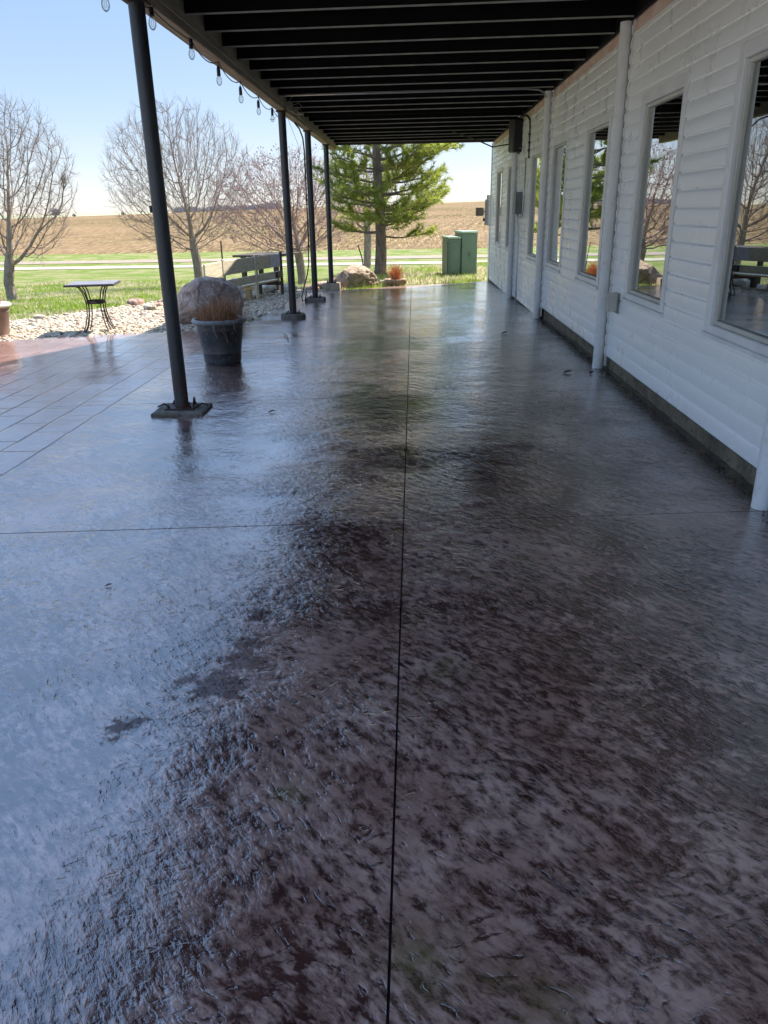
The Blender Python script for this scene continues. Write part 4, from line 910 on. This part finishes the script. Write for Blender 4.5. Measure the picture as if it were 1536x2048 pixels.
# ------------------------------------------------------------------ trees
def segs(P0, P1, r0, r1, n):
    D = P1-P0; L = np.linalg.norm(D, axis=1, keepdims=True)+1e-9; D = D/L
    a = np.where(np.abs(D[:, 2:3]) < .9, np.array([[0, 0, 1.]]), np.array([[1., 0, 0]])); U = np.cross(D, a); U /= np.linalg.norm(U, axis=1, keepdims=True); W = np.cross(D, U)
    V = []
    for P, r in ((P0, r0), (P1, r1)):
        for j in range(n):
            t = 2*math.pi*j/n; V.append(P+(U*math.cos(t)+W*math.sin(t))*r[:, None])
    V = np.stack(V, 1); m_ = len(P0); F = np.array([[j, (j+1) % n, n+(j+1) % n, n+j] for j in range(n)])
    return V.reshape(-1, 3), (F[None]+(np.arange(m_)*2*n)[:, None, None]).reshape(-1, 4)
def colonize(trunk, att, step, kill, infl, iters=150, gravi=(0, 0, .0), seed=1, width=0):
    rg = np.random.default_rng(seed)
    pos = [np.array(trunk[0], float)]; par = [-1]
    for a in trunk[1:]:
        a = np.array(a, float); st = pos[-1]; k = max(1, int(np.linalg.norm(a-st)/step))
        for i in range(k): pos.append(st+(a-st)*(i+1)/k); par.append(len(pos)-2)
    att = att.copy(); alive = np.ones(len(att), bool); P = np.array(pos); near = np.full(len(att), 1e9); ni = np.zeros(len(att), int)
    def upd(i0):
        for i in range(i0, len(pos)):
            d = np.linalg.norm(att-pos[i], axis=1); b = d < near; near[b] = d[b]; ni[b] = i
    i0 = 0
    for it in range(iters):
        upd(i0); i0 = len(pos); alive &= near > kill
        idx = np.where(alive & (near < infl))[0]
        if len(idx) == 0: break
        grow = {}
        for j in idx:
            v = att[j]-pos[ni[j]]; grow.setdefault(ni[j], []).append(v/np.linalg.norm(v))
        for n_, vs in grow.items():
            d = np.mean(vs, 0)+rg.normal(0, .05, 3)+np.array(gravi); l = np.linalg.norm(d)
            if l < .15: continue
            q = pos[n_]+d/l*step
            if len(pos) > 9000: break
            pos.append(q); par.append(n_)
    return np.array(pos), np.array(par)
def radii(pos, par, r0, p=2.3):
    n = len(pos); acc = np.zeros(n); kids = np.zeros(n, int)
    for i in range(n-1, 0, -1):
        if kids[i] == 0: acc[i] = r0**p
        acc[par[i]] += acc[i]; kids[par[i]] += 1
    return acc**(1/p), kids
def bare_tree(name, base, height, cc, cr, label, seed, forks, n_att=1500, rtip=.006, rmax=.11, upb=.25, bark='barkt', twig='twig', twn=2, twl=.34, group='bare trees on the lawn', step=.16, shell=.35, budm=None, stretch=1.0):
    rg = np.random.default_rng(seed); base = np.array(base, float)
    t = thing(name, tuple(base), label, 'tree', group)
    u = rg.normal(size=(n_att, 3)); u /= np.linalg.norm(u, axis=1, keepdims=True); rr = rg.random(n_att)**shell
    att = np.array(cc)+u*rr[:, None]*np.array(cr)
    low = att[:, 2] < cc[2]; att[low, :2] = np.array(cc[:2])+(att[low, :2]-np.array(cc[:2]))*1.0
    pos, par = colonize([tuple(base)]+forks, att, step, step*1.25, 99, 120, (0, 0, .22), seed)
    rad, kids = radii(pos, par, rtip); s = rmax/rad[1]; rad = np.maximum(rad*min(1, s) if s < 1 else rad*(1+(s-1)*(rad/rad[1])), rtip)
    rad[:2] *= 1.12
    i = np.arange(1, len(pos)); rp = np.minimum(rad[par[i]], rad[i]*1.5+.004)
    big = rad[i] > rmax*.33
    P0, P1 = pos[par[i]], pos[i]; ov = (P1-P0)*.06
    V, F = segs((P0-ov)[big], (P1+ov)[big], rp[big], rad[i][big], 12); np_mesh('trunk', V, F, M[bark], t, smooth=True)
    sml = ~big; Va, Fa = segs(P0[sml], P1[sml], rp[sml], rad[i][sml], 5)
    # fine twigs
    tip = np.where(rad < rtip*3.2)[0]; A = []; B = []; ra = []; rb = []
    for k in tip:
        if pos[k][2] < base[2]+.4: continue
        d0 = pos[k]-pos[par[k]]; d0 = d0/(np.linalg.norm(d0)+1e-6)
        for _ in range(twn+(3 if kids[k] == 0 else 0)):
            d = d0*.9+rg.normal(0, .30, 3)+np.array([0, 0, upb]); d /= np.linalg.norm(d); p = pos[k]; L = twl*rg.uniform(.5, 1.2); r_ = rtip*.75
            for j in range(3):
                q = p+d*L/3; A.append(p); B.append(q); ra.append(r_*(1-.28*j)); rb.append(r_*(1-.28*(j+1)))
                if j > 0:
                    e = d+rg.normal(0, .38, 3); e /= np.linalg.norm(e); A.append(p); B.append(p+e*L*.35); ra.append(r_*.55); rb.append(r_*.3)
                p = q; d = d+rg.normal(0, .09, 3)+np.array([0, 0, upb*.3]); d /= np.linalg.norm(d)
    Vb, Fb = segs(np.array(A), np.array(B), np.array(ra), np.array(rb), 3)
    cr_ = np_mesh('crown', Va, Fa, M[twig], t)
    np_mesh('twigs', Vb, Fb, M[twig], t)
    if budm:
        pk = rg.choice(len(B), min(len(B), budm), replace=False); C = np.array(B)[pk]; m_ = len(C); r_ = rg.uniform(.010, .022, m_)
        V = (ICO[None]*r_[:, None, None]*np.array([1, 1, 1.5])+C[:, None]).reshape(-1, 3); F = (ICF[None]+(np.arange(m_)*12)[:, None, None]).reshape(-1, 3)
        np_mesh('buds', V, F, M['budp'], t)
    return t
bare_tree('bare_tree', (-11.46, 22.3, -.80), 5, (-11.0, 22.5, 2.35), (1.75, 1.6, 2.1), 'forked bare tree at the left edge of the photo', 11, [(-11.5, 22.3, -.2), (-11.42, 22.32, .15)], 2600, .0042, .135, .35, twn=2)
bare_tree('bare_tree', (-8.33, 30.83, -1.2), 6.5, (-8.75, 30.9, 2.65), (2.75, 2.3, 2.65), 'broad round crowned bare tree right of the nearest post', 12, [(-8.35, 30.83, -.2), (-8.45, 30.85, .75)], 5200, .0045, .17, .45, twn=2, twl=.42, shell=.42, step=.19)
bare_tree('redbud_tree', (-3.95, 28.42, -1.0), 4.2, (-4.35, 28.4, 1.75), (2.7, 2.2, 1.75), 'low spreading redbud tree with pinkish twigs behind the black posts', 13, [(-4.0, 28.42, -.3), (-4.05, 28.42, .15)], 2400, .0046, .15, .3, twig='twigp', twn=2, twl=.42, shell=.4, budm=2200, step=.17)
bare_tree('bare_tree', (-1.98, 34.0, -1.55), 5, (-2.0, 34.0, 2.6), (1.9, 1.6, 1.9), 'slim bare tree standing right behind the pine trunk', 14, [(-1.95, 34, -.4), (-1.9, 34, .5)], 600, .007, .16, .3, twn=1)
# trees behind the photographer's left show in nothing; distant trees on the crest
def far_tree(x, y, h, label, seed, dens=150):
    rg = np.random.default_rng(seed); z = fieldz(x, y); t = thing('distant_tree', (x, y, z), label, 'tree', 'tiny trees on the field crest')
    q = MB(); q.tube([(x, y, z-.3), (x, y, z+h*.5)], [.22, .12], 6); q.build('trunk', M['barkt'], t)
    A = []; B = []
    for i in range(dens):
        d = rg.normal(size=3); d[2] = abs(d[2])*.9; d /= np.linalg.norm(d); p = np.array([x, y, z+h*.3]); q_ = p+d*np.array([h*.45, h*.45, h*.68])*rg.uniform(.7, 1.05); A.append(p+(q_-p)*.25); B.append(q_)
        for k in range(3): e = q_+rg.normal(0, h*.08, 3); A.append(p+(q_-p)*.7); B.append(e)
    A = np.array(A); B = np.array(B); V, F = segs(A, B, np.full(len(A), .09), np.full(len(A), .035), 3); np_mesh('crown', V, F, M['farw'], t)
far_tree(-176, 400, 5.2, 'tiny grey tree on the field horizon between two bare trees', 1)
far_tree(-168, 402, 2.2, 'tiny low bush just right of the tiny grey tree', 2, 60)
far_tree(-142, 398, 2.0, 'tiny bush on the horizon near the middle bare tree', 3, 60)
V = []; F = []; c = 0; A = []; B = []
for i in range(1400):
    x = RNG.uniform(-118, -66); y = 405+RNG.uniform(-6, 6); z = fieldz(x, 400); h = 3.4*(.6+.5*mn.noise(Vector((x*.12, 0, 0)))+.2)*RNG.uniform(.6, 1.1)
    A.append((x, y, z-.3)); B.append((x+RNG.normal(0, 1.1), y, z+h))
V, F = segs(np.array(A), np.array(B), np.full(len(A), .28), np.full(len(A), .12), 3); o = np_mesh('far_woods', V, F, M['farw']); tag(o, 'dim grey treeline on the crest behind the redbud tree', 'woods', kind='stuff')

# pine
pb0 = np.array([-1.01, 24.1, -.36]); t = thing('pine_tree', tuple(pb0), 'large green pine tree standing behind the patio beside the tan boulder', 'tree')
q = MB(); H = 8.2; rg = np.random.default_rng(21)
q.tube([(pb0[0]+.05*math.sin(z*1.3), pb0[1]+.04*math.cos(z), pb0[2]+z) for z in (-.1, .05, .3, .8, 1.5, 2.3, 3.2, 4.2, 5.5, 7, 8.2)], [.24, .205, .18, .165, .155, .14, .12, .10, .075, .045, .015], 18)
q.build('trunk', M['barkp'], t, smooth=True)
A = []; B = []; ra = []; rb = []; TP = []; TD = []      # pine limbs and tuft positions
def envr(z): return 2.45*min(1, .6+.40*(z-1.15)) if z < 3.4 else 2.5*max(.05, 1-((z-3.2)/5.2)**1.3)
z = 1.35
while z < 8.0:
    nb_ = 5 if z < 5 else 4; a0 = rg.uniform(0, 6.28)
    for k in range(nb_):
        a = a0+6.283*k/nb_+rg.normal(0, .25); L = envr(z)*rg.uniform(.72, 1.12); 
        if math.cos(a) < -.3: L *= .64
        p = pb0+np.array([0, 0, z+rg.normal(0, .08)]); d = np.array([math.cos(a), math.sin(a), rg.uniform(-.08, .12)+(.05 if z > 3 else -.02)]); nseg = max(3, int(L/.22)); r0 = .017+.013*L
        for s_ in range(nseg):
            d = d/np.linalg.norm(d); q_ = p+d*L/nseg; f0 = s_/nseg; A.append(p); B.append(q_); ra.append(r0*(1-f0*.85)); rb.append(r0*(1-(f0+1/nseg)*.85))
            if f0 > .22:
                for sd2 in (-1, 1):
                    if True:
                        ll = (L*(1-f0)*.45+.34)*rg.uniform(.6, 1.15); ang = a+sd2*rg.uniform(.6, 1.1); e = np.array([math.cos(ang), math.sin(ang), rg.uniform(-.05, .30)]); pp = q_.copy(); ns = max(2, int(ll/.13))
                        for m_ in range(ns):
                            e = e/np.linalg.norm(e); qq = pp+e*ll/ns; A.append(pp); B.append(qq); ra.append(.011); rb.append(.008)
                            if m_ > 0 or ll < .35: TP.append(qq); TD.append(e.copy())
                            if m_ == ns-1 or rg.random() < .55:
                                e3 = e+rg.normal(0, .55, 3); e3[2] += .18; e3 /= np.linalg.norm(e3); TP.append(qq+e3*.11); TD.append(e3); A.append(qq); B.append(qq+e3*.11); ra.append(.006); rb.append(.005)
                            e = e+np.array([0, 0, .12])+rg.normal(0, .08, 3); pp = qq
            TP.append(q_) if f0 > .5 else None
            TD.append(d.copy()) if f0 > .5 else None
            d = d+np.array([0, 0, .05])+rg.normal(0, .07, 3); p = q_
    z += .32 if z < 5 else .40
V, F = segs(np.array(A), np.array(B), np.array(ra), np.array(rb), 5); np_mesh('branches', V, F, M['barkp'], t)
TP = np.array(TP); TD = np.array(TD); TD /= np.linalg.norm(TD, axis=1, keepdims=True); K = 24; m_ = len(TP)
ax_ = rg.normal(size=(m_, K, 3)); ax_ -= (ax_*TD[:, None]).sum(2, keepdims=True)*TD[:, None]; ax_ /= np.linalg.norm(ax_, axis=2, keepdims=True)
nd = TD[:, None]*rg.uniform(.25, 1.1, (m_, K, 1))+ax_*rg.uniform(.4, .9, (m_, K, 1)); nd[:, :, 2] += .12; nd /= np.linalg.norm(nd, axis=2, keepdims=True)
st = TP[:, None]-TD[:, None]*rg.uniform(0, .10, (m_, K, 1)); ln = rg.uniform(.10, .21, (m_, K, 1)); sw = np.cross(nd, rg.normal(size=(m_, K, 3))); sw /= np.linalg.norm(sw, axis=2, keepdims=True); sw *= .0075
V = np.stack([st-sw, st+sw, st+nd*ln], 2).reshape(-1, 3); nf = len(V)//3
print('needles', nf)
np_mesh('needles', V, np.arange(3*nf).reshape(-1, 3), M['needles'], t)

# ------------------------------------------------------------------ small litter on the patio
def leafm(x, y, s, a, mat, name, label, cat):
    V = []; z = gz(y)+.004
    prof = [(-1, 0), (-.5, .35), (0, .45), (.5, .3), (1, 0), (.5, -.3), (0, -.42), (-.45, -.33)]
    ca, sa = math.cos(a), math.sin(a)
    top = [((u*ca-v*sa)*s+x, (u*sa+v*ca)*s+y, z+s*(.25+.5*abs(v)+.2*u)) for u, v in prof]; bot = [(p[0], p[1], p[2]-s*.12) for p in top]
    q = MB(); n_ = len(prof); q.add(top+bot, [tuple(range(n_)), tuple(range(n_, 2*n_))[::-1]]+[(i, i+n_, (i+1) % n_+n_, (i+1) % n_) for i in range(n_)])
    tag(q.build(name, mat), label, cat, None)
leafm(-1.33, 2.95, .016, .4, M['leaf'], 'dead_leaf', 'small dark dead leaf on the bluish patio left of the centre joint', 'leaf')
leafm(-.66, 2.23, .010, 1.4, M['leaf'], 'dead_leaf', 'tiny dark leaf on the patio beside a pale fleck', 'leaf')
leafm(-.60, 2.24, .009, .1, M['rockc'], 'pale_fleck', 'tiny pale fleck on the patio beside a tiny dark leaf', 'debris')
leafm(-.41, 4.92, .035, .1, M['leaf'], 'wet_leaf', 'dark wet leaf flat on the patio just left of the centre joint', 'leaf')
leafm(-1.15, 6.05, .030, .2, M['leaf'], 'dead_leaf', 'dark leaf on the patio right of the nearest concrete pad', 'leaf')
leafm(1.5, 7.55, .045, .2, M['leaf'], 'wet_leaf', 'clump of wet leaf at the foot of a white column', 'leaf')
leafm(1.72, 7.5, .045, 1.2, M['leaf'], 'wet_leaf', 'second clump of wet leaf touching the white column foot', 'leaf')
leafm(1.18, 10.2, .045, .1, M['leaf'], 'dead_leaf', 'dark leaf on the far patio near the white wall', 'leaf')
q = MB(); q.tube([(-1.72, 10.3, .012), (-1.62, 9.95, .03), (-1.58, 9.75, .012)], .007, 5); tag(q.build('twig', M['barkt']), 'short dry twig on the patio right of the dark flower pot', 'twig')
# dirt crumbs along the foundation
A = []; cnt = 0; VV = []; FF = []
while cnt < 1500:
    y = RNG.uniform(3.2, 12); x = 1.90-abs(RNG.normal(0, .05)); r = RNG.uniform(.001, .0045)
    if x > 1.94: continue
    VV.append(ICO*r*RNG.uniform(.6, 1.3, (1, 3))+(x, y, gz(y)+r*.3)); FF.append(ICF+12*cnt); cnt += 1
o = np_mesh('dirt', np.concatenate(VV), np.concatenate(FF), M['soil']); tag(o, 'dark crumbs of dirt along the foot of the white wall', 'dirt', kind='stuff')
